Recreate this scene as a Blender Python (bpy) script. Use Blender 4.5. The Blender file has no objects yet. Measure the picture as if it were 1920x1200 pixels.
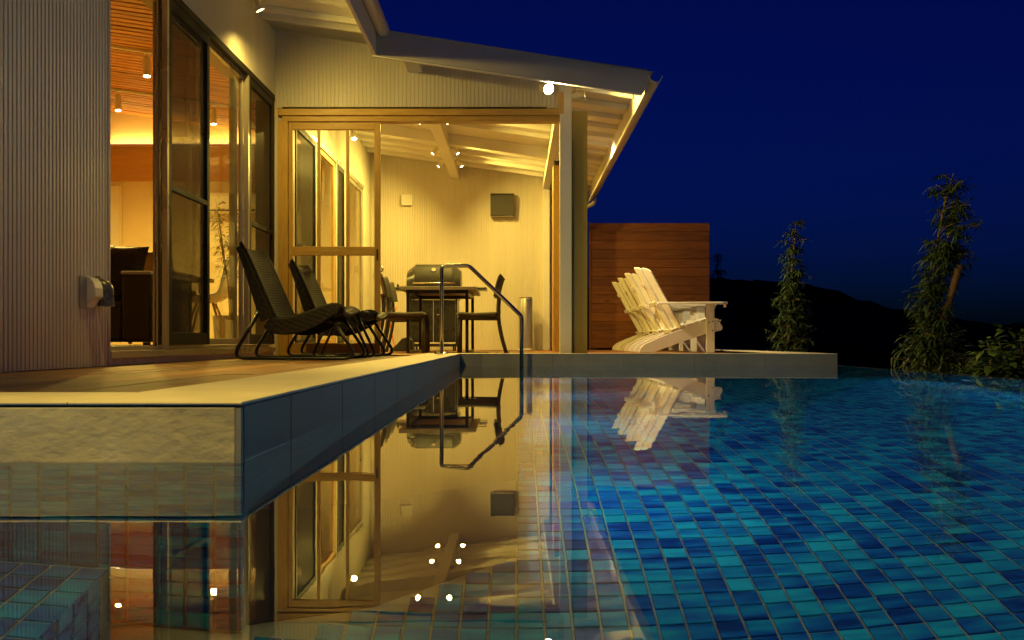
import bpy, bmesh, math, random
from mathutils import Vector, Matrix
random.seed(7)
R = math.radians
S = bpy.context.scene
COL = S.collection

# ------------------------------------------------------------------ camera
F = 1806.0; CX = 968.0; CY = 640.0; CAMZ = 0.104      # pixels of the 1920x1200 photograph
cam = bpy.data.cameras.new('camera'); cam_o = bpy.data.objects.new('camera', cam); COL.objects.link(cam_o)
cam.sensor_width = 36.0; cam.lens = F / 1920 * 36.0
cam.shift_x = -(CX - 960) / 1920; cam.shift_y = (CY - 600) / 1920
cam.clip_start = 0.02; cam.clip_end = 5000
cam_o.location = (0, 0, CAMZ); cam_o.rotation_euler = (R(90), 0, 0)
S.camera = cam_o

# ------------------------------------------------------------------ world, sun, exposure
SUN_EL, SUN_ROT = 3.0, 180.0
W = bpy.data.worlds.new('World'); S.world = W; W.use_nodes = True
nt = W.node_tree; nt.nodes.clear()
sky = nt.nodes.new('ShaderNodeTexSky'); sky.sky_type = 'NISHITA'; sky.sun_disc = False
sky.sun_elevation = R(SUN_EL); sky.sun_rotation = R(SUN_ROT); sky.ozone_density = 1.0
mul = nt.nodes.new('ShaderNodeMix'); mul.data_type = 'RGBA'; mul.blend_type = 'MULTIPLY'
mul.inputs[0].default_value = 1.0; mul.inputs[7].default_value = (0.004, 0.040, 0.70, 1)
bg = nt.nodes.new('ShaderNodeBackground'); bg.inputs[1].default_value = 0.05
wo = nt.nodes.new('ShaderNodeOutputWorld')
nt.links.new(sky.outputs[0], mul.inputs[6]); nt.links.new(mul.outputs[2], bg.inputs[0]); nt.links.new(bg.outputs[0], wo.inputs[0])
sun = bpy.data.lights.new('sun', 'SUN'); sun.energy = 0.003; sun.angle = R(20); sun.color = (0.35, 0.5, 1.0)
sun_o = bpy.data.objects.new('sun', sun); COL.objects.link(sun_o); sun_o.rotation_euler = (R(90 - SUN_EL), 0, 0)
S.view_settings.view_transform = 'Standard'; S.view_settings.look = 'None'
S.view_settings.exposure = 0.0; S.view_settings.gamma = 1.0
S.render.engine = 'CYCLES'
S.cycles.use_denoising = True
S.cycles.max_bounces = 10; S.cycles.transparent_max_bounces = 24
S.cycles.sample_clamp_indirect = 3.0
S.cycles.sample_clamp_direct = 0.0
S.cycles.blur_glossy = 0.5

WARM = (1.0, 0.70, 0.125)

# ------------------------------------------------------------------ materials
MATS = {}
def nodes_of(name):
    m = bpy.data.materials.new(name); m.use_nodes = True
    n = m.node_tree.nodes; l = m.node_tree.links
    return m, n, l, n['Principled BSDF']
def N(n, t, **kw):
    x = n.new(t)
    for k, v in kw.items(): setattr(x, k, v)
    return x
def math_node(n, l, op, a, b=None, c=None):
    x = n.new('ShaderNodeMath'); x.operation = op
    for i, v in enumerate((a, b, c)):
        if v is None: continue
        if isinstance(v, (int, float)): x.inputs[i].default_value = v
        else: l.new(v, x.inputs[i])
    return x.outputs[0]
def mixc(n, l, fac, a, b, blend='MIX'):
    x = n.new('ShaderNodeMix'); x.data_type = 'RGBA'; x.blend_type = blend
    for i, v in ((0, fac), (6, a), (7, b)):
        if isinstance(v, (int, float)): x.inputs[i].default_value = v
        elif isinstance(v, tuple): x.inputs[i].default_value = (*v[:3], 1)
        else: l.new(v, x.inputs[i])
    return x.outputs[2]
def coords(n, l, scale=(1, 1, 1), world=True):
    mp = n.new('ShaderNodeMapping'); mp.inputs['Scale'].default_value = scale
    if world:
        g = n.new('ShaderNodeNewGeometry'); l.new(g.outputs['Position'], mp.inputs['Vector'])
    else:
        g = n.new('ShaderNodeTexCoord'); l.new(g.outputs['Object'], mp.inputs['Vector'])
    return mp.outputs[0]
def noise(n, l, vec, scale, detail=4, rough=0.55):
    x = n.new('ShaderNodeTexNoise'); x.inputs['Scale'].default_value = scale
    x.inputs['Detail'].default_value = detail; x.inputs['Roughness'].default_value = rough
    l.new(vec, x.inputs['Vector']); return x.outputs['Fac']
def ramp(n, l, fac, p0, p1):
    x = n.new('ShaderNodeMapRange'); x.inputs[1].default_value = p0; x.inputs[2].default_value = p1
    l.new(fac, x.inputs[0]); return x.outputs[0]
def bump(n, l, bs, h, strength, dist):
    b = n.new('ShaderNodeBump'); b.inputs['Strength'].default_value = strength; b.inputs['Distance'].default_value = dist
    l.new(h, b.inputs['Height']); l.new(b.outputs[0], bs.inputs['Normal'])

def plain(name, col, rough=0.5, metal=0.0, var=0.12, vscale=3.0, stretch=(1, 1, 1), bmp=0.0, bscale=80.0, bdist=0.002, spec=0.5):
    m, n, l, b = nodes_of(name)
    v = coords(n, l, stretch)
    f = noise(n, l, v, vscale, 5)
    f = ramp(n, l, f, 0.3, 0.7)
    lo = tuple(c * (1 - var) for c in col); hi = tuple(min(1, c * (1 + var)) for c in col)
    l.new(mixc(n, l, f, lo, hi), b.inputs['Base Color'])
    b.inputs['Metallic'].default_value = metal
    b.inputs['Specular IOR Level'].default_value = spec
    rr = n.new('ShaderNodeMapRange'); rr.inputs[3].default_value = max(0.02, rough - 0.08); rr.inputs[4].default_value = min(1, rough + 0.08)
    l.new(f, rr.inputs[0]); l.new(rr.outputs[0], b.inputs['Roughness'])
    if bmp > 0:
        bump(n, l, b, noise(n, l, v, bscale, 6), bmp, bdist)
    MATS[name] = m; return m

def wood(name, c0, c1, stretch, rough=0.5, scale=18.0, bmp=0.25, knots=True, piece=0.25):
    """grain stretched along one axis, each board its own tone"""
    m, n, l, b = nodes_of(name)
    oi = n.new('ShaderNodeObjectInfo')
    g = n.new('ShaderNodeNewGeometry')
    off = n.new('ShaderNodeVectorMath'); off.operation = 'ADD'
    sc = n.new('ShaderNodeVectorMath'); sc.operation = 'SCALE'; sc.inputs[0].default_value = (7.3, 3.1, 9.7); l.new(oi.outputs['Random'], sc.inputs['Scale'])
    l.new(g.outputs['Position'], off.inputs[0]); l.new(sc.outputs[0], off.inputs[1])
    mp = n.new('ShaderNodeMapping'); mp.inputs['Scale'].default_value = stretch; l.new(off.outputs[0], mp.inputs['Vector'])
    v = mp.outputs[0]
    dn = noise(n, l, v, scale * 0.25, 3)
    f = noise(n, l, v, scale, 7, 0.65)
    f2 = math_node(n, l, 'ADD', math_node(n, l, 'MULTIPLY', f, 0.7), math_node(n, l, 'MULTIPLY', dn, 0.3))
    f3 = ramp(n, l, f2, 0.32, 0.68)
    c = mixc(n, l, f3, c0, c1)
    tone = n.new('ShaderNodeMapRange'); tone.inputs[3].default_value = 1 - piece; tone.inputs[4].default_value = 1 + piece * 0.6
    l.new(oi.outputs['Random'], tone.inputs[0])
    tc = n.new('ShaderNodeCombineColor')
    for i in range(3): l.new(tone.outputs[0], tc.inputs[i])
    c = mixc(n, l, 1.0, c, tc.outputs[0], 'MULTIPLY')
    if knots:
        vo = n.new('ShaderNodeTexVoronoi'); vo.inputs['Scale'].default_value = 4.2
        mp2 = n.new('ShaderNodeMapping'); mp2.inputs['Scale'].default_value = tuple(0.35 + 0.65 * (s / max(stretch)) for s in stretch); l.new(off.outputs[0], mp2.inputs['Vector'])
        l.new(mp2.outputs[0], vo.inputs['Vector'])
        k = ramp(n, l, vo.outputs['Distance'], 0.085, 0.05)
        c = mixc(n, l, math_node(n, l, 'MULTIPLY', k, 0.65), c, tuple(x * 0.35 for x in c0))
    l.new(c, b.inputs['Base Color'])
    b.inputs['Roughness'].default_value = rough
    bump(n, l, b, f, bmp, 0.0015)
    MATS[name] = m; return m

def emis(name, col, st):
    m = bpy.data.materials.new(name); m.use_nodes = True
    n = m.node_tree.nodes; l = m.node_tree.links; n.clear()
    e = n.new('ShaderNodeEmission'); e.inputs[0].default_value = (*col, 1); e.inputs[1].default_value = st
    o = n.new('ShaderNodeOutputMaterial'); l.new(e.outputs[0], o.inputs[0]); MATS[name] = m; return m

def pane_glass(name, tint=(0.93, 0.95, 0.9), dirt=0.03):
    m = bpy.data.materials.new(name); m.use_nodes = True
    n = m.node_tree.nodes; l = m.node_tree.links; n.clear()
    t = n.new('ShaderNodeBsdfTransparent'); t.inputs[0].default_value = (*tint, 1)
    g = n.new('ShaderNodeBsdfGlossy'); g.inputs['Roughness'].default_value = 0.01
    fr = n.new('ShaderNodeFresnel'); fr.inputs[0].default_value = 1.45
    d = n.new('ShaderNodeBsdfDiffuse'); d.inputs[0].default_value = (0.6, 0.6, 0.55, 1)
    mx = n.new('ShaderNodeMixShader'); l.new(fr.outputs[0], mx.inputs[0]); l.new(t.outputs[0], mx.inputs[1]); l.new(g.outputs[0], mx.inputs[2])
    v = coords(n, l); f = ramp(n, l, noise(n, l, v, 2.5, 4), 0.35, 0.8)
    m2 = n.new('ShaderNodeMixShader'); l.new(math_node(n, l, 'MULTIPLY', f, dirt), m2.inputs[0]); l.new(mx.outputs[0], m2.inputs[1]); l.new(d.outputs[0], m2.inputs[2])
    o = n.new('ShaderNodeOutputMaterial'); l.new(m2.outputs[0], o.inputs[0]); MATS[name] = m; return m

def mesh_screen(name, cover=0.62):
    m = bpy.data.materials.new(name); m.use_nodes = True
    n = m.node_tree.nodes; l = m.node_tree.links; n.clear()
    t = n.new('ShaderNodeBsdfTransparent'); t.inputs[0].default_value = (1, 1, 1, 1)
    d = n.new('ShaderNodeBsdfDiffuse'); d.inputs[0].default_value = (0.035, 0.033, 0.03, 1)
    g = n.new('ShaderNodeBsdfGlossy'); g.inputs['Roughness'].default_value = 0.3; g.inputs[0].default_value = (0.5, 0.5, 0.5, 1)
    a = n.new('ShaderNodeMixShader'); a.inputs[0].default_value = 0.05; l.new(d.outputs[0], a.inputs[1]); l.new(g.outputs[0], a.inputs[2])
    v = coords(n, l); f = noise(n, l, v, 1.7, 3)
    x = n.new('ShaderNodeMixShader'); l.new(math_node(n, l, 'ADD', math_node(n, l, 'MULTIPLY', f, 0.1), cover - 0.05), x.inputs[0])
    l.new(t.outputs[0], x.inputs[1]); l.new(a.outputs[0], x.inputs[2])
    o = n.new('ShaderNodeOutputMaterial'); l.new(x.outputs[0], o.inputs[0]); MATS[name] = m; return m

plain('strand', (0.024, 0.019, 0.015), 0.6, 0, 0.3, 25, spec=0.22)
plain('strand_grey', (0.05, 0.043, 0.034), 0.6, 0, 0.2, 25)
plain('siding', (0.68, 0.62, 0.52), 0.45, 0.0, 0.07, 1.6, (2.5, 2.5, 0.12))
plain('white_paint', (0.78, 0.75, 0.68), 0.5, 0, 0.06, 2.0, (1, 1, 1), 0.12, 60)
plain('fascia_metal', (0.50, 0.46, 0.42), 0.45, 0.0, 0.06, 1.5)
plain('gutter', (0.62, 0.58, 0.52), 0.35, 0, 0.05, 3)
plain('olive_panel', (0.36, 0.26, 0.055), 0.6, 0, 0.1, 2)
plain('alu', (0.55, 0.50, 0.42), 0.32, 0.75, 0.06, 4)
plain('bronze', (0.020, 0.016, 0.013), 0.55, 0.0, 0.1, 4, spec=0.25)
plain('black_rubber', (0.02, 0.02, 0.02), 0.6, 0, 0.1)
plain('plaster', (0.72, 0.62, 0.42), 0.85, 0, 0.04, 1.5, (1, 1, 1), 0.1, 120)
plain('sofa_leather', (0.05, 0.035, 0.022), 0.42, 0, 0.2, 5, (1, 1, 1), 0.2, 120)
plain('sofa_grey', (0.62, 0.64, 0.62), 0.7, 0, 0.1, 8)
plain('brown_seat', (0.12, 0.07, 0.035), 0.5, 0, 0.15, 6)
plain('white_plastic', (0.76, 0.75, 0.72), 0.35, 0, 0.03, 4)
plain('grey_plastic', (0.36, 0.35, 0.33), 0.4, 0.1, 0.08, 5)
plain('pipe_grey', (0.17, 0.165, 0.16), 0.3, 0.5, 0.1, 8)
plain('vent_metal', (0.038, 0.034, 0.03), 0.5, 0.0, 0.15, 6)
plain('black_steel', (0.018, 0.016, 0.015), 0.32, 0.3, 0.1, 6)
plain('grill_enamel', (0.028, 0.027, 0.027), 0.28, 0.0, 0.1, 5)
plain('grill_grey', (0.026, 0.024, 0.022), 0.55, 0.0, 0.1, 5, spec=0.15)
plain('chrome', (0.72, 0.70, 0.68), 0.14, 1.0, 0.04, 5)
plain('brushed_steel', (0.62, 0.60, 0.56), 0.34, 0.85, 0.06, 6, (1, 1, 0.1))
plain('steel_rail', (0.42, 0.39, 0.35), 0.2, 1.0, 0.06, 6)
plain('orange_rubber', (0.75, 0.16, 0.02), 0.5, 0, 0.05, 6)
plain('table_top', (0.22, 0.19, 0.15), 0.45, 0, 0.15, 10, (1, 0.2, 1))
plain('coping_stone', (0.60, 0.53, 0.42), 0.55, 0, 0.10, 7, (1, 1, 1), 0.25, 90, 0.002)
plain('joint', (0.05, 0.065, 0.085), 0.7, 0, 0.1, 6)
plain('trim', (0.34, 0.33, 0.32), 0.4, 0.6, 0.08, 4)
plain('grout', (0.46, 0.44, 0.27), 0.8, 0, 0.2, 12)
plain('grout_dark', (0.16, 0.17, 0.16), 0.8, 0, 0.2, 12)
plain('concrete', (0.28, 0.27, 0.25), 0.8, 0, 0.15, 4, (1, 1, 1), 0.2, 40)
plain('soil', (0.022, 0.02, 0.013), 1.0, 0, 0.4, 0.8, (1, 1, 1), 0.5, 6, 0.05, spec=0.0)
plain('bench_shade_navy', (0.006, 0.012, 0.04), 0.5, 0, 0.15, 5)  # shade of the unlit bench put into its colour
plain('forest', (0.018, 0.026, 0.014), 1.0, 0, 0.4, 0.05, spec=0.0)
plain('bark', (0.22, 0.13, 0.06), 0.85, 0, 0.3, 20, (1, 1, 0.2), 0.6, 40, 0.004)
plain('stake_wood', (0.20, 0.10, 0.042), 0.75, 0, 0.25, 14, (1, 1, 0.15), 0.4, 50, 0.003)
plain('terracotta', (0.4, 0.38, 0.34), 0.7, 0, 0.1, 5)
plain('lamp_white', (0.72, 0.66, 0.50), 0.45, 0, 0.03, 5)
wood('deck_wood', (0.15, 0.058, 0.018), (0.33, 0.145, 0.045), (6, 0.5, 6), 0.55, 9, 0.35, True, 0.42)
wood('honey_wood', (0.46, 0.25, 0.045), (0.66, 0.40, 0.085), (5, 5, 0.6), 0.45, 9, 0.15, False, 0.12)
wood('honey_wood_x', (0.46, 0.25, 0.045), (0.66, 0.40, 0.085), (0.6, 5, 5), 0.45, 9, 0.15, False, 0.12)
wood('screen_wood', (0.17, 0.052, 0.014), (0.35, 0.125, 0.035), (0.5, 6, 7), 0.55, 7, 0.3, True, 0.22)
wood('ceiling_wood', (0.34, 0.13, 0.025), (0.56, 0.25, 0.055), (0.5, 6, 6), 0.5, 8, 0.2, True, 0.25)
wood('panel_wood', (0.42, 0.22, 0.07), (0.52, 0.30, 0.11), (0.4, 4, 9), 0.5, 6, 0.1, False, 0.05)
pane_glass('glass')
mesh_screen('insect_screen', 0.80)
emis('lens', (1.0, 0.80, 0.45), 60.0)
emis('lens_flood', (1.0, 0.86, 0.6), 160.0)
emis('added_pool_lens', (0.25, 0.85, 1.0), 1.0)

def stone_mat():
    m, n, l, b = nodes_of('rough_stone')
    v = coords(n, l, (1, 1, 1.5))
    a = noise(n, l, v, 14, 8, 0.62)
    vo = n.new('ShaderNodeTexVoronoi'); vo.inputs['Scale'].default_value = 26; vo.feature = 'SMOOTH_F1'
    d = n.new('ShaderNodeVectorMath'); d.operation = 'ADD'
    nn = n.new('ShaderNodeTexNoise'); nn.inputs['Scale'].default_value = 12; l.new(v, nn.inputs['Vector'])
    s2 = n.new('ShaderNodeVectorMath'); s2.operation = 'SCALE'; s2.inputs['Scale'].default_value = 0.08; l.new(nn.outputs['Color'], s2.inputs[0])
    l.new(v, d.inputs[0]); l.new(s2.outputs[0], d.inputs[1]); l.new(d.outputs[0], vo.inputs['Vector'])
    h = math_node(n, l, 'ADD', math_node(n, l, 'MULTIPLY', a, 1.0), math_node(n, l, 'MULTIPLY', vo.outputs['Distance'], 0.35))
    c = mixc(n, l, ramp(n, l, noise(n, l, v, 5, 6), 0.3, 0.7), (0.30, 0.27, 0.22), (0.46, 0.42, 0.35))
    l.new(c, b.inputs['Base Color']); b.inputs['Roughness'].default_value = 0.75
    bump(n, l, b, h, 0.8, 0.008)
    MATS['rough_stone'] = m
stone_mat()

def mosaic_mat(name='mosaic'):
    """glass mosaic: every tile its own blue, a soft streak of a second blue across it"""
    m, n, l, b = nodes_of(name)
    at = n.new('ShaderNodeAttribute'); at.attribute_name = 'rnd'
    oi = n.new('ShaderNodeObjectInfo')
    r = math_node(n, l, 'FRACT', math_node(n, l, 'ADD', at.outputs['Fac'], math_node(n, l, 'MULTIPLY', oi.outputs['Random'], 7.31)))
    wn = n.new('ShaderNodeTexWhiteNoise'); wn.noise_dimensions = '1D'; l.new(math_node(n, l, 'MULTIPLY', r, 97.0), wn.inputs['W'])
    g = n.new('ShaderNodeNewGeometry')
    mp = n.new('ShaderNodeMapping'); mp.inputs['Scale'].default_value = (9, 42, 42); l.new(g.outputs['Position'], mp.inputs['Vector'])
    of = n.new('ShaderNodeVectorMath'); of.operation = 'ADD'; l.new(mp.outputs[0], of.inputs[0])
    sc = n.new('ShaderNodeVectorMath'); sc.operation = 'SCALE'; sc.inputs['Scale'].default_value = 40; l.new(wn.outputs['Color'], sc.inputs[0]); l.new(sc.outputs[0], of.inputs[1])
    st = noise(n, l, of.outputs[0], 0.8, 2, 0.4)
    t = math_node(n, l, 'ADD', math_node(n, l, 'MULTIPLY', math_node(n, l, 'SUBTRACT', r, 0.5), 0.62), math_node(n, l, 'MULTIPLY', math_node(n, l, 'SUBTRACT', st, 0.12), 1.35))
    cr = n.new('ShaderNodeValToRGB'); e = cr.color_ramp.elements
    e[0].position = 0.12; e[0].color = (0.001, 0.018, 0.11, 1)
    e[1].position = 0.92; e[1].color = (0.012, 0.33, 0.42, 1)
    x = e.new(0.38); x.color = (0.003, 0.075, 0.27, 1)
    x = e.new(0.62); x.color = (0.005, 0.195, 0.33, 1)
    l.new(t, cr.inputs[0]); l.new(cr.outputs[0], b.inputs['Base Color'])
    b.inputs['Roughness'].default_value = 0.22
    MATS[name] = m
mosaic_mat()

def water_mat():
    m, n, l, b = nodes_of('water')
    b.inputs['Base Color'].default_value = (1, 1, 1, 1); b.inputs['Roughness'].default_value = 0.0
    b.inputs['IOR'].default_value = 1.333; b.inputs['Transmission Weight'].default_value = 1.0
    v = coords(n, l, (1, 1.6, 1))
    a = noise(n, l, v, 5.0, 3, 0.5); c = noise(n, l, v, 1.6, 2, 0.5)
    h = math_node(n, l, 'ADD', math_node(n, l, 'MULTIPLY', a, 0.35), c)
    bump(n, l, b, h, 1.0, 0.00042)
    MATS['water'] = m
water_mat()

def leaf_mat(name, c0, c1):
    m, n, l, b = nodes_of(name)
    v = coords(n, l); f = ramp(n, l, noise(n, l, v, 14, 3), 0.3, 0.7)
    l.new(mixc(n, l, f, c0, c1), b.inputs['Base Color']); b.inputs['Roughness'].default_value = 0.5
    b.inputs['Transmission Weight'].default_value = 0.0
    MATS[name] = m
leaf_mat('leaf_bamboo', (0.035, 0.07, 0.018), (0.075, 0.12, 0.035))
leaf_mat('leaf_bush', (0.05, 0.10, 0.014), (0.10, 0.17, 0.03))
leaf_mat('leaf_olive', (0.09, 0.10, 0.05), (0.15, 0.15, 0.08))

def sequin_mat():
    m, n, l, b = nodes_of('sequin')
    vo = n.new('ShaderNodeTexVoronoi'); vo.inputs['Scale'].default_value = 130; v = coords(n, l); l.new(v, vo.inputs['Vector'])
    l.new(mixc(n, l, ramp(n, l, vo.outputs['Distance'], 0.1, 0.6), (0.09, 0.08, 0.075), (0.015, 0.012, 0.01)), b.inputs['Base Color'])
    b.inputs['Roughness'].default_value = 0.3; b.inputs['Metallic'].default_value = 0.4
    bump(n, l, b, vo.outputs['Distance'], 0.8, 0.004); MATS['sequin'] = m
sequin_mat()

# ------------------------------------------------------------------ mesh helpers
class MB:
    def __init__(s): s.v = []; s.f = []; s.uv = None
    def add(s, vs, fs):
        o = len(s.v); s.v += [tuple(p) for p in vs]; s.f += [tuple(i + o for i in f) for f in fs]; return s
    def box(s, x0, x1, y0, y1, z0, z1):
        vs = [(x0, y0, z0), (x1, y0, z0), (x1, y1, z0), (x0, y1, z0), (x0, y0, z1), (x1, y0, z1), (x1, y1, z1), (x0, y1, z1)]
        return s.add(vs, [(0, 3, 2, 1), (4, 5, 6, 7), (0, 1, 5, 4), (1, 2, 6, 5), (2, 3, 7, 6), (3, 0, 4, 7)])
    def prism(s, pts, axis, a0, a1):
        """closed 2-D outline pushed along an axis; pts are the two other coordinates in x,y,z order"""
        def mk(p, a):
            if axis == 'x': return (a, p[0], p[1])
            if axis == 'y': return (p[0], a, p[1])
            return (p[0], p[1], a)
        k = len(pts); vs = [mk(p, a0) for p in pts] + [mk(p, a1) for p in pts]
        fs = [tuple(range(k)), tuple(range(2 * k - 1, k - 1, -1))] + [(i, i + k, (i + 1) % k + k, (i + 1) % k) for i in range(k)]
        return s.add(vs, fs)
    def tube(s, pts, r, seg=10, cap=True, radii=None):
        pts = [Vector(p) for p in pts]; rings = []; up = None
        for i, p in enumerate(pts):
            if i == 0: t = pts[1] - p
            elif i == len(pts) - 1: t = p - pts[i - 1]
            else: t = (pts[i + 1] - p).normalized() + (p - pts[i - 1]).normalized()
            t.normalize()
            if up is None:
                up = Vector((0, 0, 1)) if abs(t.z) < 0.9 else Vector((0, 1, 0))
            a = t.cross(up)
            if a.length < 1e-4: a = t.cross(Vector((1, 0, 0)))
            a.normalize(); b2 = a.cross(t).normalized(); up = b2
            rr = radii[i] if radii else r
            rings.append([p + a * math.cos(2 * math.pi * k / seg) * rr + b2 * math.sin(2 * math.pi * k / seg) * rr for k in range(seg)])
        vs = [q for ring in rings for q in ring]; fs = []
        for i in range(len(rings) - 1):
            for k in range(seg):
                fs.append((i * seg + k, i * seg + (k + 1) % seg, (i + 1) * seg + (k + 1) % seg, (i + 1) * seg + k))
        if cap: fs += [tuple(range(seg - 1, -1, -1)), tuple((len(rings) - 1) * seg + k for k in range(seg))]
        return s.add(vs, fs)
    def lathe(s, prof, seg=24, c=(0, 0, 0)):
        vs = []; fs = []
        for r, z in prof:
            for k in range(seg):
                a = 2 * math.pi * k / seg; vs.append((c[0] + r * math.cos(a), c[1] + r * math.sin(a), c[2] + z))
        for i in range(len(prof) - 1):
            for k in range(seg): fs.append((i * seg + k, i * seg + (k + 1) % seg, (i + 1) * seg + (k + 1) % seg, (i + 1) * seg + k))
        fs += [tuple(range(seg - 1, -1, -1)), tuple((len(prof) - 1) * seg + k for k in range(seg))]
        return s.add(vs, fs)
    def build(s, name, mat, parent=None, smooth=False, bevel=0.0, seg=2, fix=True):
        me = bpy.data.meshes.new(name); me.from_pydata(s.v, [], s.f); me.update()
        if fix:
            bm = bmesh.new(); bm.from_mesh(me); bmesh.ops.recalc_face_normals(bm, faces=bm.faces); bm.to_mesh(me); bm.free()
        me.materials.append(MATS[mat])
        if smooth:
            for p in me.polygons: p.use_smooth = True
            if smooth == 'auto':
                try: me.set_sharp_from_angle(angle=R(38))
                except Exception: pass
        o = bpy.data.objects.new(name, me); COL.objects.link(o)
        if parent: o.parent = parent
        if bevel > 0:
            b = o.modifiers.new('bevel', 'BEVEL'); b.width = bevel; b.segments = seg; b.limit_method = 'ANGLE'; b.angle_limit = R(40)
        return o
def bx(name, mat, parent, x0, x1, y0, y1, z0, z1, bevel=0.0):
    return MB().box(x0, x1, y0, y1, z0, z1).build(name, mat, parent, bevel=bevel)
def empty(name, loc=(0, 0, 0), rz=0.0):
    o = bpy.data.objects.new(name, None); COL.objects.link(o); o.location = loc; o.rotation_euler = (0, 0, rz); o.empty_display_size = 0.1; return o
def tag(o, label, cat=None, group=None, kind=None):
    if label: o['label'] = label
    if cat: o['category'] = cat
    if group: o['group'] = group
    if kind: o['kind'] = kind
    return o
def dup(root, loc=None, rz=None):
    r = root.copy(); COL.objects.link(r)
    if loc is not None: r.location = loc
    if rz is not None: r.rotation_euler = (0, 0, rz)
    for ch in list(root.children):
        c = ch.copy(); COL.objects.link(c); c.parent = r
        for g in list(ch.children):
            d = g.copy(); COL.objects.link(d); d.parent = c
    return r
def copy_part(o, loc, parent=None):
    c = o.copy(); COL.objects.link(c); c.location = loc
    if parent: c.parent = parent
    return c
def at(u, v, D): return Vector(((u - CX) * D / F, D, CAMZ - (v - CY) * D / F))
def zc(x): return 2.53 - 0.145 * x            # underside of the rafters
SL = -0.145
def round_path(pts, r, n=6):
    """polyline with its corners rounded"""
    pts = [Vector(p) for p in pts]; out = [pts[0]]
    for i in range(1, len(pts) - 1):
        a, b, c = pts[i - 1], pts[i], pts[i + 1]
        d = min(r, (a - b).length * .49, (c - b).length * .49)
        p0 = b + (a - b).normalized() * d; p1 = b + (c - b).normalized() * d
        for k in range(n + 1):
            t = k / n; out.append(p0 * (1 - t) ** 2 + b * 2 * t * (1 - t) + p1 * t * t)
    out.append(pts[-1]); return out

# ------------------------------------------------------------------ key dimensions
XW, DW, DB = -2.17, 8.65, 14.3          # house wall, gable wall, back wall of the terrace
DECK, WATER, FLOOR = -0.029, -0.104, -1.104
XL, XR = -0.4745, 2.72                  # pool sides
D1, D2 = 1.677, 8.15                    # pool corner at the deck, far pool wall
P = 0.0508                              # mosaic pitch
DR = 8.25                               # plane of the rake board
XE, XP = -1.20, 1.13                    # eaves of house and of terrace roof

# ================================================================== THE SETTING
g = MB(); gs = 3000
g.add([(-gs, -gs, -1.5), (gs, -gs, -1.5), (gs, gs, -1.5), (-gs, gs, -1.5)], [(0, 1, 2, 3)])
tag(g.build('ground', 'soil'), 'dark ground running out to the hills', 'ground', kind='structure')
# garden bank next to the pool
gb = MB(); nx, ny = 14, 30; vs = []; fs = []
for j in range(ny + 1):
    for i in range(nx + 1):
        x = 2.9 + i * 0.9; y = -3 + j * 1.0
        vs.append((x, y, -0.42 - 0.05 * max(0, x - 4) + random.uniform(-.05, .05) - (0.7 if i == nx or j == ny else 0)))
for j in range(ny):
    for i in range(nx): a = j * (nx + 1) + i; fs.append((a, a + 1, a + nx + 2, a + nx + 1))
gb.add(vs, fs)
tag(gb.build('garden_bank', 'soil', smooth=True), 'dark planting bank below the overflow edge of the pool', 'bank', kind='structure')

def hill(name, label, D, prof, thick, seed):
    rnd = random.Random(seed); m = MB(); pts = []
    us = [p[0] for p in prof]
    u = us[0]
    while u <= us[-1]:
        for a, b in zip(prof, prof[1:]):
            if a[0] <= u <= b[0]:
                t = (u - a[0]) / (b[0] - a[0] + 1e-9); t = t * t * (3 - 2 * t); v = a[1] + (b[1] - a[1]) * t; break
        pts.append((u, v + rnd.uniform(-2.6, 1.6))); u += rnd.uniform(3, 7)
    vs = []; fs = []; rows = 5
    for (u, v) in pts:
        for r in range(rows):
            f = r / (rows - 1)
            q = at(u, v, D); base = -1.6
            y = D - thick * (1 - f); z = base + (q.z - base) * math.sin(f * math.pi / 2)
            vs.append((q.x * (1 - 0.0 * f), y + rnd.uniform(-.01, .01) * thick, z))
        q = at(u, v, D); vs.append((q.x, D + thick, -1.6))
    k = rows + 1
    for i in range(len(pts) - 1):
        for r in range(k - 1): fs.append((i * k + r, (i + 1) * k + r, (i + 1) * k + r + 1, i * k + r + 1))
    m.add(vs, fs)
    return tag(m.build(name, 'forest', smooth=True), label, 'hill', kind='structure')
hill('hill', 'dark wooded hill far behind the garden', 260, [(900, 560), (1180, 535), (1330, 522), (1400, 526), (1470, 530), (1520, 540), (1580, 562), (1640, 580), (1690, 584), (1760, 600), (1840, 622), (1900, 636), (2100, 640)], 60, 3)
hill('hill', 'low dark wooded rise beyond the far bushes', 120, [(1790, 640), (1840, 628), (1870, 612), (1905, 607), (1935, 615), (2100, 600)], 25, 5)

# ------------------------------------------------------------------ pool
pool = MB()
pool.box(-3.4, XR + .1, -3.2, D2 + .1, FLOOR - .12, FLOOR)                       # floor slab
basin = tag(pool.build('pool_basin', 'grout'), 'blue mosaic swimming pool with an overflow edge', 'pool', kind='structure')
bx('pool_wall', 'grout_dark', basin, -3.4, XL - .004, D1 + .004, D1 + .3, FLOOR + .001, -0.0108)       # below the deck front
bx('pool_wall', 'grout_dark', basin, XL - .3, XL - .0045, D1 + .301, D2 + .3, FLOOR + .001, -0.0108)
bx('pool_wall', 'grout_dark', basin, XL - .004, XR, D2 + .004, D2 + .3, FLOOR + .001, -0.0108)
bx('overflow_wall', 'concrete', basin, XR + .004, XR + .12, -3.2, D2 + .299, FLOOR - .4, -0.108)
bx('pool_wall', 'grout_dark', basin, -3.4, XR, -3.4, -3.2, FLOOR + .001, -0.02)
bx('pool_wall', 'grout_dark', basin, -3.6, -3.4, -3.4, D1 + .3, FLOOR + .001, -0.02)
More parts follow.
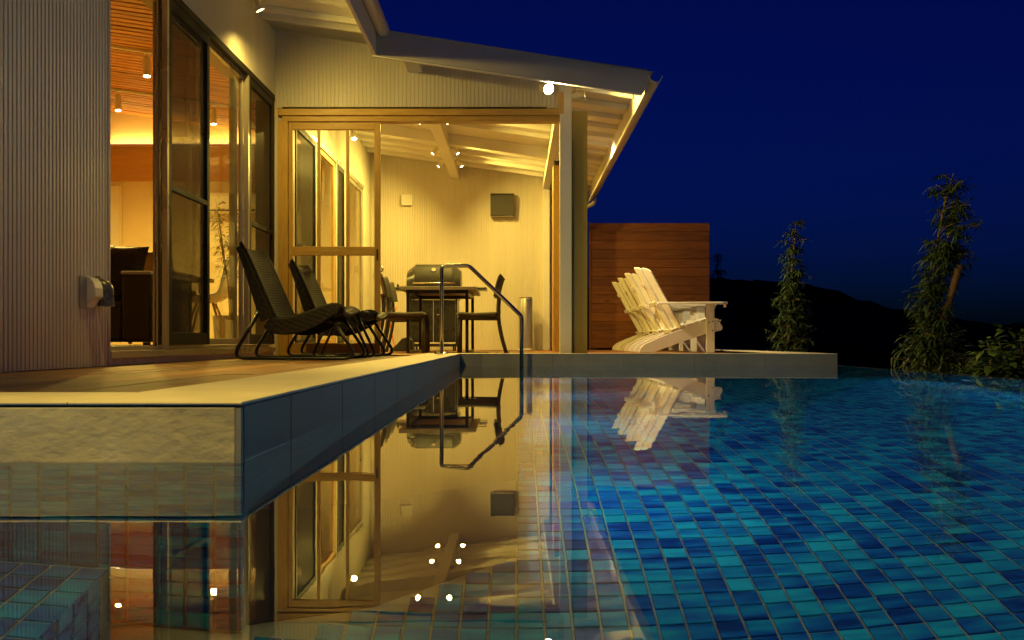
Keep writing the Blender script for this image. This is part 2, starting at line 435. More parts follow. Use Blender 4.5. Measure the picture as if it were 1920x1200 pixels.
# bench along the house side
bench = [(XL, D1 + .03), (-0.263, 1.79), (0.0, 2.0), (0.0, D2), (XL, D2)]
MB().prism(bench, 'z', FLOOR + .002, -0.60).build('bench', 'bench_shade_navy', basin)
STX = -0.705
bx('step', 'grout', basin, -2.2, STX - .005, 0.2, D1, FLOOR + .002, -0.905)

def tile_mesh():
    h0, h1, t = P * .462, P * .430, .005
    vs = [(-h0, -h0, 0), (h0, -h0, 0), (h0, h0, 0), (-h0, h0, 0), (-h1, -h1, t), (h1, -h1, t), (h1, h1, t), (-h1, h1, t)]
    return vs, [(4, 5, 6, 7), (0, 1, 5, 4), (1, 2, 6, 5), (2, 3, 7, 6), (3, 0, 4, 7)]
TV, TF = tile_mesh()
tm = bpy.data.meshes.new('tile'); tm.from_pydata(TV, [], TF); tm.materials.append(MATS['mosaic'])
def tile_field(name, cells, frame):
    """cells: list of (a, b); frame maps (a, b, h) to world"""
    vs = []; fs = []; rn = []
    rr = random.Random(hash(name) % 1000 if False else len(cells))
    for (a, b) in cells:
        o = len(vs); tilt = rr.uniform(-.0006, .0006)
        for (x, y, z) in TV: vs.append(frame(a + x, b + y, z + (tilt if z > 0 else 0)))
        fs += [tuple(i + o for i in f) for f in TF]; r = rr.random(); rn += [r] * 5
    me = bpy.data.meshes.new(name); me.from_pydata(vs, [], fs); me.update(); me.materials.append(MATS['mosaic'])
    at_ = me.attributes.new('rnd', 'FLOAT', 'FACE'); at_.data.foreach_set('value', rn)
    o = bpy.data.objects.new(name, me); COL.objects.link(o); o.parent = basin; o['kind'] = 'stuff'; return o
def in_bench(x, y):
    if x > 0: return False
    return y > 2.0 + 0.8 * x - .02 and y > 1.66
fl = []
nx0 = int(-3.3 / P)
for i in range(nx0, int((XR - .02) / P)):
    for j in range(int(-0.6 / P), int(D2 / P)):
        x, y = (i + .5) * P, (j + .5) * P
        if x < XL and y > D1 - .03: continue
        if in_bench(x, y) or (x < STX and y > .2): continue
        if y < 1.0 and abs(x) > 2.2: continue
        fl.append((x, y))
# the 300 that show largest become single tiles
def score(c):
    x, y = c
    if y < 1.66 or abs(x) / y > 0.56: return 1e9
    u = CX + x / y * F
    return y if 560 < u < 1930 else 1e9
fl.sort(key=score)
near, rest = fl[:300], fl[300:]
for (x, y) in near:
    o = bpy.data.objects.new('tile', tm); COL.objects.link(o); o.parent = basin; o.location = (x, y, FLOOR + .0005)
tile_field('floor_mosaic', rest, lambda a, b, h: (a, b, FLOOR + .0005 + h))
rows = [FLOOR + .012 + (k + .5) * P for k in range(19)]
ofs = 0.012
tile_field('front_mosaic', [(XL - (i + .5) * P, z) for i in range(40) for z in rows], lambda a, b, h: (a, D1 + .0035 - h, b))
tile_field('far_mosaic', [(XL + (i + .5) * P, z) for i in range(int((XR - XL) / P)) for z in rows], lambda a, b, h: (a, D2 + .0035 - h, b))
tile_field('overflow_mosaic', [(2.0 + (i + .5) * P, z) for i in range(int((D2 - 2.0) / P)) for z in rows], lambda a, b, h: (XR + .0035 - h, a, b))
tile_field('step_mosaic', [(STX - (i + .5) * P, 1.672 - (j + .5) * P) for i in range(26) for j in range(29)], lambda a, b, h: (a, b, -0.9045 + h))
tile_field('step_mosaic', [(.2 + ofs + (j + .5) * P, -1.08 + k * P) for j in range(28) for k in range(4)], lambda a, b, h: (STX - .0045 + h, a, b))

# water surface
wm = MB(); wm.add([(-3.39, -3.19, WATER), (XR + .115, -3.19, WATER), (XR + .115, D2 + .003, WATER), (-3.39, D2 + .003, WATER)], [(0, 1, 2, 3)])
tag(wm.build('pool_water', 'water', fix=False), 'still clear pool water mirroring the lit house', 'water', kind='structure')

# wall tiles above the water: 600 mm stones
def wall_tile(x0, x1, y0, y1, mat='rough_stone'):
    return bx('wall_tile', mat, basin, x0, x1, y0, y1, -0.125, -0.0105, 0.0015)
G = .0015
x = XL - .012
wall_tile(x - .86, x, D1 - .012, D1 + .003); wall_tile(x - .86 - .6 + G, x - .86 - G, D1 - .012, D1 + .003)
wall_tile(x - .86 - 1.2 + G, x - .86 - .6 - G, D1 - .012, D1 + .003)
bx('corner_trim', 'trim', basin, XL - .0105, XL - .001, D1 - .014, D1 - .001, -0.125, -0.0115)
plain('wet_shaded_stone', (0.06, 0.065, 0.075), 0.45, 0, 0.15, 6, (1, 1, 1), 0.3, 60, 0.002)  # wet tone, also darkened to offset the pool lamps' light
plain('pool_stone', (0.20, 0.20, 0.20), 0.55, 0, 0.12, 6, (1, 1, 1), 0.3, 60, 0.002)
y = D1
joints = [D1 + .001, 2.03, 2.63, 3.23, 3.83, 4.43, 5.03, 5.63, 6.23, 6.83, 7.43, D2 - .001]
for a, b in zip(joints, joints[1:]):
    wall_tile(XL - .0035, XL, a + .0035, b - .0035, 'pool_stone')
    for (z0, z1) in ((-.36, -.128), (-.60, -.363)): bx('wall_tile', 'wet_shaded_stone', basin, XL - .0035, XL, a + G, b - G, z0, z1, 0.0015)
xs = [XL + .001, -.293, .307, .907, 1.507, 2.107, 2.717]
for a, b in zip(xs, xs[1:]): wall_tile(a + G, b - G, D2 - .001, D2 + .0025, 'pool_stone')

# coping
cop = empty('pool_coping'); tag(cop, 'pale stone coping around the pool edge', 'coping', kind='structure')
def coping(x0, x1, y0, y1): bx('coping_stone', 'coping_stone', cop, x0, x1, y0, y1, -0.006, random.uniform(-.0004, .0004), 0.0022)
def core(x0, x1, y0, y1): bx('coping_bed', 'joint', cop, x0, x1, y0, y1, -0.0104, -0.0062)
CW = 0.30
xe = XL
k = XL
coping(XL - CW, XL + .001, D1 - .014, D1 + CW)                 # corner stone
q = XL - CW
while q > -3.3:
    coping(q - .6 + .0008, q - .0008, D1 - .014, D1 + CW); q -= .6
core(-3.3, XL - .002, D1 - .006, D1 + CW)
yy = D1 + CW
while yy < D2 - .01:
    y2 = min(yy + .6, D2 + .0)
    coping(XL - CW, XL + .001, yy + .0008, y2 - .0008); yy = y2
core(XL - CW, XL - .0015, D1 + CW + .001, D2 + .0)
xx = XL - CW
while xx < XR - .01:
    x2 = min(xx + .6, XR)
    coping(xx + .0008, x2 - .0008, D2 - .003, D2 + CW); xx = x2
core(XL - CW, XR - .004, D2 + .001, D2 + CW)
yy = D2 + CW
while yy < 15.2:
    coping(XR - CW, XR, yy + .0008, yy + .6 - .0008); yy += .6
core(XR - CW, XR - .004, D2 + CW + .001, 15.2)
bx('terrace_base', 'concrete', cop, XL - .301, XR - .01, D2 + .301, 15.2, -1.4, -0.08)

# deck: every board a piece; boards run away from the camera
deck = tag(bx('deck', 'joint', None, -3.3, XL - CW - .002, D1 + CW + .002, 15.0, -0.35, DECK - .022), 'brown timber deck between the house and the pool', 'deck', kind='structure')
bx('substrate', 'joint', deck, XL - CW - .001, XR - CW - .002, D2 + CW + .002, 15.0, -0.078, DECK - .022)
BW = 0.1365; nb = 0
def plank(x0, x1, y0, y1):
    dz = random.uniform(-.0012, .0008)
    bx('plank', 'deck_wood', deck, x0 + .0036, x1 - .0036, y0 + .0015, y1 - .0015, DECK - .022 + .0005, DECK + dz, 0.002)
x = XL - CW - .004
while x > XW - .9:
    x0 = x - BW; y0 = D1 + CW + .004
    end = 15.0 if x0 > XW - .05 else DW
    first = True
    while y0 < end - .02:
        ln = random.choice([1.2, 1.9, 2.6]) if first else random.uniform(2.6, 3.8)
        first = False
        y1 = min(y0 + ln, end)
        plank(x0, x, y0, y1); y0 = y1
    x = x0
x = XL - CW
while x < XR - CW - .02:
    x1 = min(x + BW, XR - CW - .003); y0 = D2 + CW + .004
    while y0 < 14.98:
        y1 = min(y0 + random.uniform(2.4, 3.8), 15.0); plank(x, x1, y0, y1); y0 = y1
    x = x1

# ================================================================== THE HOUSE
house = empty('house', (0, 0, 0)); tag(house, 'single storey house with ribbed cream walls, sloping roof and lit terrace', 'house')
PITCH, RD = 0.036, 0.0045
def ribbed(axis, a0, a1, plane, out, zlo, zhi, name='siding', mat='siding'):
    """ribbed sheet: raised flats with narrow grooves. axis 'y': wall running in depth; out = outward sign"""
    m = MB(); n = max(1, int(round((a1 - a0) / PITCH))); p = (a1 - a0) / n; line = []
    for i in range(n):
        s = a0 + i * p
        line += [(s, 0.0), (s + p * .16, 0.0), (s + p * .26, RD), (s + p * .90, RD)]
    line.append((a1, 0.0))
    vs = []; fs = []
    for (s, d) in line:
        for z in (zlo(s) if callable(zlo) else zlo, zhi(s) if callable(zhi) else zhi):
            vs.append((plane + out * d, s, z) if axis == 'y' else (s, plane + out * d, z))
    for i in range(len(line) - 1): fs.append((2 * i, 2 * i + 2, 2 * i + 3, 2 * i + 1))
    # backing so that the wall has thickness
    o = m.add(vs, fs).build(name, mat, house, fix=False)
    return o
ZS = zc(XW) + .046
DH = 2.25                                                     # head of the sliding doors
D_open0, D_open1 = 5.136, 8.62
# left wall
ribbed('y', 2.2, D_open0 - .03, XW, 1, DECK + .004, ZS)
bx('wall_core', 'plaster', house, XW - .16, XW - .006, 2.2, D_open0 - .03, DECK, ZS)
bx('corner_trim', 'fascia_metal', house, XW - .16, XW + .008, D_open0 - .029, D_open0 - .003, DECK + .003, ZS - .002)
ribbed('y', D_open0, DW, XW, 1, DH + .055, ZS)
bx('lintel', 'plaster', house, XW - .2, XW - .006, D_open0, DW, DH + .004, ZS)
ribbed('y', D_open0, DW, XW - .012, 1, DECK + .004, 0.012)
bx('sill', 'alu', house, XW - .16, XW + .012, D_open0, DW - .003, 0.013, 0.052, .002)
bx('sill_track', 'alu', house, XW - .15, XW - .02, D_open0, DW - .003, 0.053, 0.078, .002)
bx('door_head', 'bronze', house, XW - .03, XW + .014, D_open0, DW - .04, DH + .003, DH + .054, .002)
bx('wall_core', 'plaster', house, XW - .16, XW - .015, D_open0, DW, DECK, 0.0125)
# near end wall
ribbed('x', -6.2, XW, 2.2, -1, DECK, lambda x: zc(x) + .048)

def sliding_leaf(name, d0, d1, xc, z0, z1, st, frame, fill, midrail=None, th=.03):
    e = empty(name); e.parent = house
    bx('stile', frame, e, xc - th / 2, xc + th / 2, d0, d0 + st, z0, z1, .002)
    bx('stile', frame, e, xc - th / 2, xc + th / 2, d1 - st, d1, z0, z1, .002)
    bx('rail', frame, e, xc - th / 2 + .001, xc + th / 2 - .001, d0 + st, d1 - st, z1 - st * 1.1, z1, .002)
    bx('rail', frame, e, xc - th / 2 + .001, xc + th / 2 - .001, d0 + st, d1 - st, z0, z0 + st * 1.5, .002)
    if midrail: bx('rail', frame, e, xc - th / 2 + .001, xc + th / 2 - .001, d0 + st, d1 - st, midrail - .018, midrail + .018, .002)
    m = MB(); m.add([(xc, d0 + st, z0 + st), (xc, d1 - st, z0 + st), (xc, d1 - st, z1 - st), (xc, d0 + st, z1 - st)], [(0, 1, 2, 3)])
    m.build('pane' if fill == 'glass' else 'screen', fill, e, fix=False)
    return e
# stack of half-open leaves, then screens and panes
sliding_leaf('glass_door', 6.08, 7.02, XW - .118, .08, DH, .035, 'alu', 'glass', th=.014)
sliding_leaf('glass_door', 6.03, 6.97, XW - .078, .08, DH, .035, 'alu', 'glass', th=.014)
bx('gasket', 'black_rubber', house, XW - .104, XW - .094, 6.12, 6.14, .08, DH)
bx('gasket', 'black_rubber', house, XW - .064, XW - .052, 6.06, 6.08, .08, DH)
bx('gasket', 'black_rubber', house, XW - .036, XW - .027, 5.99, 6.01, .08, DH)
sliding_leaf('screen_door', 5.99, 6.79, XW - .005, .08, DH, .055, 'bronze', 'insect_screen', 1.07)
sliding_leaf('glass_door', 6.82, 7.76, XW - .045, .08, DH, .03, 'alu', 'glass')
sliding_leaf('screen_door', 7.80, 8.60, XW - .005, .08, DH, .055, 'bronze', 'insect_screen', 1.07)
bx('mullion', 'alu', house, XW - .03, XW + .011, 7.765, 7.795, .08, DH + .002)
bx('mullion', 'alu', house, XW - .02, XW + .013, 5.955, 5.985, .054, DH + .002)
bx('wall_post', 'siding', house, XW - .16, XW + .002, 8.605, DW - .001, .08, DH)

# gable wall over the terrace doors
HT = 2.185
ribbed('x', XW + .003, 0.385, DW, -1, HT + .012, lambda x: zc(x) + .048)
bx('wall_core', 'plaster', house, XW + .001, 0.385, DW + .006, DW + .12, HT - .1, 2.50)
bx('flashing', 'bronze', house, -2.09, 0.27, DW - .045, DW - .006, HT + .001, HT + .013)
bx('door_header', 'honey_wood_x', house, -2.135, 0.43, DW - .04, DW + .10, 2.125, HT, .004)
bx('header_track', 'honey_wood_x', house, -2.10, 0.388, DW - .02, DW + .09, 2.075, 2.1245, .003)
bx('door_jamb', 'honey_wood', house, -2.135, -2.045, DW - .03, DW + .10, DECK + .002, 2.0745, .004)
bx('jamb_trim', 'siding', house, XW + .006, -2.1355, DW - .012, DW + .1, DECK + .002, 2.124)
bx('header_block', 'honey_wood', house, 0.375, 0.425, DW - .0505, DW - .0405, 2.135, 2.33, .002)
# glazed timber leaf
leaf = empty('timber_door'); leaf.parent = house
LX0, LX1, LY0, LY1 = -2.043, -1.222, DW - .005, DW + .035
bx('stile', 'honey_wood', leaf, LX0, LX0 + .035, LY0, LY1, -.012, 2.07, .003)
bx('stile', 'honey_wood', leaf, LX1 - .052, LX1, LY0, LY1, -.012, 2.07, .003)
bx('rail', 'honey_wood_x', leaf, LX0 + .035, LX1 - .052, LY0 + .001, LY1 - .001, 2.005, 2.07, .003)
bx('rail', 'honey_wood_x', leaf, LX0 + .035, LX1 - .052, LY0 + .001, LY1 - .001, .875, .955, .003)
bx('rail', 'honey_wood_x', leaf, LX0 + .035, LX1 - .052, LY0 + .001, LY1 - .001, -.012, .088, .003)
for xm in (-1.775, -1.515):
    bx('muntin', 'honey_wood', leaf, xm - .014, xm + .014, LY0 + .006, LY1 - .006, .956, 2.004, .002)
    bx('muntin', 'honey_wood', leaf, xm - .014, xm + .014, LY0 + .006, LY1 - .006, .089, .874, .002)
for (a, b) in ((LX0 + .035, -1.789), (-1.761, -1.529), (-1.501, LX1 - .052)):
    for (z0, z1) in ((.088, .875), (.955, 2.005)):
        m = MB(); m.add([(a, DW + .015, z0), (b, DW + .015, z0), (b, DW + .015, z1), (a, DW + .015, z1)], [(0, 1, 2, 3)]); m.build('pane', 'glass', leaf, fix=False)
bx('handle', 'bronze', leaf, LX1 - .032, LX1 - .020, LY0 - .008, LY0 - .0005, .83, .93, .002)
bx('threshold', 'honey_wood_x', house, -2.044, 0.388, DW - .02, DW + .10, DECK + .001, DECK + .014)

# post, side panel, beams
bx('post', 'white_paint', house, 0.39, 0.495, DW - .05, DW + .055, DECK + .001, 2.40, .004)
bx('side_panel', 'olive_panel', house, 0.50, 0.64, DW + .01, DW + .9, DECK + .001, 2.175, .003)
bx('eave_beam', 'white_paint', house, 0.392, 0.493, DW + .056, DB - .003, 2.345, zc(.45) + .0, .004)
bx('ridge_beam', 'white_paint', house, -0.975, -0.845, DR + .05, DB - .003, 2.518, zc(-.91) + .04, .004)
bx('corner_post', 'white_paint', house, 0.392, 0.492, DB - .12, DB - .004, DECK + .001, 2.344, .004)
# folding timber shutters stacked at the open side
sh = empty('folding_shutter'); sh.parent = house
for i in range(5):
    y0 = 12.0 + i * .055
    bx('panel', 'honey_wood', sh, 0.46, 0.56, y0, y0 + .045, DECK + .015, 2.30, .003)
bx('top_rail', 'black_steel', sh, .47, .55, 11.9, 12.4, 2.303, 2.335)

# terrace back wall and inner left wall
ribbed('x', XW + .003, 0.60, DB, -1, DECK + .003, lambda x: zc(x) + .048)
bx('wall_core', 'plaster', house, -6.2, 0.62, DB + .006, DB + .16, DECK, 2.44)
MB().prism([(-6.2, 2.441), (.62, 2.441), (.62, zc(.62) + .045), (-6.2, zc(-6.2) + .045)], 'y', DB + .007, DB + .15).build('gable_core', 'plaster', house)
segs = [(DW + .12, 9.42), (10.42, 10.58), (11.56, 11.66), (12.14, 12.40), (13.62, DB - .001)]
for a, b in segs:
    ribbed('y', a, b, XW, 1, DECK + .003, DH + .055); bx('wall_core', 'plaster', house, XW - .16, XW - .006, a, b, DECK, DH + .05)
ribbed('y', DW + .12, DB - .001, XW, 1, DH + .056, ZS)
bx('lintel', 'plaster', house, XW - .2, XW - .006, DW + .001, DB, DH + .051, ZS)
for a, b in ((9.42, 10.42), (10.58, 11.56), (11.66, 12.14), (12.40, 13.62)):
    bx('sill', 'alu', house, XW - .16, XW + .012, a, b, DECK + .002, .05, .002)
    bx('door_head', 'alu', house, XW - .05, XW + .014, a, b, DH + .001, DH + .05, .002)
sliding_leaf('screen_door', 9.45, 10.39, XW - .005, .052, DH, .05, 'bronze', 'insect_screen', 1.07)
sliding_leaf('glass_door', 10.61, 11.53, XW - .02, .052, DH, .05, 'honey_wood', 'glass')
sliding_leaf('screen_door', 11.68, 12.12, XW - .005, .052, DH, .05, 'bronze', 'insect_screen')
sliding_leaf('glass_door', 12.43, 13.59, XW - .02, .052, DH, .045, 'alu', 'glass')

# ------------------------------------------------------------------ roof
roof = empty('roof'); roof.parent = house
def slab(name, mat, x0, x1, y0, y1, dz0, dz1, parent=roof, bevel=0):
    m = MB(); m.prism([(x0, zc(x0) + dz0), (x1, zc(x1) + dz0), (x1, zc(x1) + dz1), (x0, zc(x0) + dz1)], 'y', y0, y1)
    return m.build(name, mat, parent, bevel=bevel)
slab('roof_sheet', 'fascia_metal', -6.6, XE, .25, 15.0, .0635, .076)
slab('roof_sheet', 'fascia_metal', XE + .001, XP, DR + .03, 15.0, .0635, .076)
BWD = 0.182
def boards(x0, x1, y0, y1):
    first = None; y = y0
    while y < y1 - .01:
        if first is None: first = slab('soffit_board', 'white_paint', x0, x1, y + .0015, y + BWD - .0015, .0505, .063, bevel=.002); o = first
        else: o = first.copy(); COL.objects.link(o); o.location = (0, y - y0, 0)
        y += BWD
boards(XW - .1, XE - .05, .3, DW); boards(XW - .1, XP - .03, DW - 2 * .182 - .001, 14.9)
def rafters(x0, x1, ys, h=.09, w=.045):
    first = None
    for y in ys:
        if first is None: first = slab('rafter', 'white_paint', x0, x1, -w / 2, w / 2, .0, .0500, bevel=.003); o = first
        else: o = first.copy(); COL.objects.link(o)
        o.location = (0, y, 0)
rafters(XW + .01, XE - .04, [.69 + .455 * k for k in range(17)] + [8.18])
rafters(XW + .01, .391, [9.0, 9.45, 9.9, 10.45, 10.9, 11.3, 12.55, 13.0, 13.45, 13.9])
rafters(.497, XP - .04, [8.55, 9.0, 9.45, 9.9, 10.36, 10.81, 11.27, 11.72, 12.18, 12.63, 13.1, 13.55, 14.0, 14.5])
slab('tie_rafter', 'white_paint', XW + .01, .391, 12.02, 12.13, -.085, .0500, bevel=.004)
# fascias and rakes
bx('fascia', 'white_paint', roof, XE - .032, XE + .0, .26, DR - .001, 2.557, 2.775, .003)
MB().prism([(XE + .0, 2.557), (1.085, 2.557 + (1.085 - XE) * -.1455), (1.165, 2.757 + (1.165 - XE) * -.149), (XE + .0, 2.772)], 'y', DR, DR + .03).build('rake_board', 'fascia_metal', roof, bevel=.003)
MB().prism([(XE + .10, 2.757), (1.175, 2.757 + (1.175 - XE) * -.149), (1.175, 2.765 + (1.175 - XE) * -.149), (XE + .10, 2.766)], 'y', DR - .015, DR + .2).build('drip_edge', 'fascia_metal', roof)
MB().prism([(XE - .03, 2.545), (1.075, 2.545 + (1.075 - XE) * -.1455), (1.075, 2.5555 + (1.075 - XE) * -.1455), (XE - .03, 2.5555)], 'y', DR - .004, DR + .03).build('rake_trim', 'white_paint', roof)
bx('fascia', 'white_paint', roof, XP - .03, XP - .002, DR + .031, 14.95, 2.23, 2.45, .003)
def gutter(name, xc, z, y0, y1, r):
    m = MB(); n = 10; outer = []; 
    for k in range(n + 1):
        a = math.pi + math.pi * k / n; outer.append((xc + r * math.cos(a), z + r * math.sin(a)))
    inner = [(xc + (r - .004) * math.cos(math.pi + math.pi * k / n), z + (r - .004) * math.sin(math.pi + math.pi * k / n)) for k in range(n, -1, -1)]
    vs = []; fs = []; prof = outer + inner; k = len(prof)
    vs = [(p[0], y0, p[1]) for p in prof] + [(p[0], y1, p[1]) for p in prof]
    fs = [(i, (i + 1) % k, (i + 1) % k + k, i + k) for i in range(k)]
    for i in range(n): fs.append((i, i + 1, k - 2 - i, k - 1 - i)); fs.append((i + k, k - 1 - i + k, k - 2 - i + k, i + 1 + k))
    return m.add(vs, fs).build(name, 'gutter', roof, smooth='auto')
gutter('gutter', XP + .062, 2.372, DR - .04, 14.95, .058)
gutter('gutter', XE + .062, 2.772, .26, DR - .012, .058)
MB().prism([(XE + .062 + .058 * math.cos(math.pi + math.pi * k / 12), 2.772 + .058 * math.sin(math.pi + math.pi * k / 12)) for k in range(13)], 'y', DR - .016, DR - .0115).build('gutter_end', 'gutter', roof)
MB().tube(round_path([(XP + .06, 14.6, 2.31), (XP + .06, 14.6, 2.20), (.86, 14.5, 2.02), (.70, 14.46, 1.97), (.70, 14.46, DECK)], .07), .032, 12).build('downspout', 'gutter', roof, smooth=True)

# ------------------------------------------------------------------ inside the living room
room_floor = bx('room_floor', 'panel_wood', house, -6.0, XW - .161, 2.3, DB - .3, .02, .078)
bx('room_wall', 'plaster', house, -6.15, -6.0, 2.3, DB, .0, 3.5)
bx('room_wall', 'plaster', house, -6.0, XW - .165, 2.206, 2.3, .0, 3.4)
ROOMB = 13.75
MB().prism([(-6.0, .078), (XW - .162, .078), (XW - .162, zc(XW - .16) + .039), (-6.0, zc(-6.0) + .039)], 'y', ROOMB, ROOMB + .1).build('room_wall', 'plaster', house)
bx('wall_panel', 'panel_wood', house, -5.95, XW - .17, ROOMB - .05, ROOMB - .001, 2.385, 2.86)
bx('panel_ledge', 'panel_wood', house, -5.95, XW - .17, ROOMB - .09, ROOMB - .001, 2.861, 2.90, .004)
bx('room_door', 'white_plastic', house, -5.95, -5.655, ROOMB - .018, ROOMB - .001, .08, 2.32, .003)
bx('door_casing', 'plaster', house, -5.654, -5.62, ROOMB - .03, ROOMB - .001, .08, 2.36, .003)
bx('room_pier', 'plaster', house, -2.345, XW - .161, 7.86, 8.04, .08, DH + .003)
rc = empty('room_ceiling'); rc.parent = house
slab('ceiling_backing', 'ceiling_wood', -6.0, XW - .201, 2.3, ROOMB, .04, .058, rc)
first = None; y = 2.4
while y < ROOMB - .1:
    if first is None: first = slab('slat', 'ceiling_wood', -5.99, XW - .202, -.05, .05, .0, .026, rc, bevel=.004); o = first
    else: o = first.copy(); COL.objects.link(o)
    o.location = (0, y, random.uniform(-.003, .003)); y += .132

# ================================================================== LAMPS
def aim(o, d):
    o.rotation_euler = Vector(d).to_track_quat('-Z', 'Y').to_euler()
def spot_lamp(name, label, cat, group, pos, d, power, r=.036, ln=.13, size=120, blend=.7, lens='lens', body='lamp_white', stem=None, col=WARM, soft=.03):
    """cylinder spotlight: body, lens, bracket, and its light; d is where it points"""
    pos = Vector(pos); d = Vector(d).normalized()
    e = empty(name, pos); tag(e, label, cat, group)
    q = d.to_track_quat('Z', 'Y').to_matrix().to_4x4()
    m = MB().lathe([(r * .55, -ln), (r * .96, -ln + .006), (r, -ln + .02), (r, 0.0), (r * .9, .0), (r * .86, -.008)], 20)
    b = m.build('lamp_body', body, e, smooth='auto'); b.matrix_local = q
    m = MB().lathe([(r * .855, -.012), (r * .855, -.006)], 20); c = m.build('lens', lens, e); c.matrix_local = q
    if stem is not None:
        back = -d * ln * .55; t = Vector(stem) - pos
        MB().tube([back, t], .009, 8).build('bracket', body, e, smooth=True)
        MB().box(t.x - .03, t.x + .03, t.y - .03, t.y + .03, t.z - .005, t.z + .004).build('mount', body, e)
    l = bpy.data.lights.new('lamp_light', 'SPOT'); l.energy = power; l.color = col; l.spot_size = R(size); l.spot_blend = blend; l.shadow_soft_size = soft
    lo = bpy.data.objects.new('lamp_light', l); COL.objects.link(lo); lo.parent = e; lo.location = d * .012; aim(lo, d)
    return e
GR = 'spotlights on the terrace beam'
wh = {0: 'nearest the timber doors', 1: 'midway along the beam', 2: 'nearest the back wall'}
for i, (D, vz) in enumerate(((10.58, 231), (12.3, 284), (13.2, 307))):
    for sx, nm in ((-1.07, 'house side'), (-.745, 'pool side')):
        z = 2.50; s = -1 if sx < -.9 else 1
        spot_lamp('terrace_spotlight', f'small cream spotlight on the {nm} of the terrace ridge beam, {wh[i]}', 'spotlight', GR, (sx, D, z), (s * .66, -.1, -.82), 168, r=.026, ln=.10, size=168, blend=.9, soft=.025,
                  stem=(-.976 if s < 0 else -.844, D + .02, z + .08))
spot_lamp('eave_spotlight', 'cream spotlight by the house wall inside the terrace, seen through the glazed timber door', 'spotlight', None, (-1.92, 11.4, 2.50), (.1, -.35, -1), 100, size=140, blend=.9, stem=(-2.0, 11.43, 2.70))
spot_lamp('eave_spotlight', 'bright spotlight under the house eave above the screen doors', 'spotlight', 'spotlights under the house eave', (-1.94, 7.30, 2.612), (.45, .25, -.9), 100, size=172, blend=1.0, stem=(-1.95, 7.34, 2.79))
# the same row of eave lamps goes on towards and past the camera
spot_lamp('eave_spotlight', 'spotlight under the house eave above the deck front', 'spotlight', 'spotlights under the house eave', (-1.75, 4.2, 2.62), (.88, .38, -1), 400, size=110, blend=.9, stem=(-1.76, 4.22, 2.78))
spot_lamp('eave_spotlight', 'spotlight at the near end of the house eave, over the pool', 'spotlight', 'spotlights under the house eave', (-1.32, .55, 2.55), (.7, .2, -1), 440, size=95, blend=.8, stem=(-1.24, .60, 2.62))
# flood lamp on the gable
spot_lamp('flood_lamp', 'glaring round flood lamp on the gable beside the white post', 'flood lamp', None, at(1029, 167, 8.36), (.5, -1, -.5), 70, r=.050, ln=.11, size=150, blend=.8, lens='lens_flood', stem=(.284, DW - .004, 2.34), col=(1, .68, .26))
# terrace eave: first lamp lights the soffit, second added unseen for the loungers
spot_lamp('soffit_spotlight', 'small cream spotlight under the terrace soffit right of the white post', 'spotlight', 'spotlights under the terrace soffit', (.62, 8.72, 2.33), (.85, -.1, .12), 80, size=110, blend=.6, stem=(.55, 8.75, 2.43))
spot_lamp('soffit_spotlight', 'added unseen cream spotlight under the terrace soffit beside the loungers', 'spotlight', 'spotlights under the terrace soffit', (.62, 11.0, 2.33), (.72, -.05, -.75), 320, size=105, blend=.8, col=(1, .77, .36), stem=(.55, 11.03, 2.43))
# room tracks
tr = 'track rails on the slatted ceiling'
for i, (D, lab) in enumerate(((9.83, 'cream lamp track across the slatted ceiling, nearer the open door'), (12.0, 'cream lamp track across the slatted ceiling, nearer the wood panelled wall'))):
    m = MB(); m.prism([(-5.8, zc(-5.8) - .03), (-2.6, zc(-2.6) - .03), (-2.6, zc(-2.6) - .002), (-5.8, zc(-5.8) - .002)], 'y', D - .018, D + .018)
    tag(m.build('lamp_track', 'lamp_white'), lab, 'lamp track', tr)
def track(x, D, label, pw=250):
    z = zc(x) - .27
    spot_lamp('track_spotlight', label, 'spotlight', 'spotlights on the room tracks', (x, D, z), (.06, -.12, -1), pw, r=.038, ln=.20, size=160, blend=.95, stem=(x, D, zc(x) - .032))
track(-3.77, 9.83, 'cream cylinder spotlight on the nearer track, by the open door stack')
track(-4.96, 12.0, 'cream cylinder spotlight on the farther track, above the pillow')
track(-3.77, 12.0, 'cream cylinder spotlight seen through the clear glass door')
track(-5.2, 9.83, 'added cream cylinder spotlight on the nearer track, deep in the room')  # this and the next lamp are added, unseen, to light the room
track(-4.6, 9.83, 'added cream cylinder spotlight on the nearer track, mid room', 200)

# cove strip on the ledge of the panelled wall
cv = empty('cove_light', (-4.1, ROOMB - .055, 2.901)); tag(cv, 'glowing cove light strip on the wood ledge high on the room wall', 'cove light')
bx('channel', 'alu', cv, -1.75, 1.7, -.012, .012, .0, .008)
emis('strip', (1.0, 0.72, 0.3), 4.0)
bx('diffuser', 'strip', cv, -1.74, 1.69, -.008, .008, .0085, .013)
l = bpy.data.lights.new('lamp_light', 'AREA'); l.shape = 'RECTANGLE'; l.size = 3.4; l.size_y = .03; l.energy = 22; l.color = (1, .63, .12)
lo = bpy.data.objects.new('lamp_light', l); COL.objects.link(lo); lo.parent = cv; lo.location = (0, 0, .016); aim(lo, (0, -.15, 1))

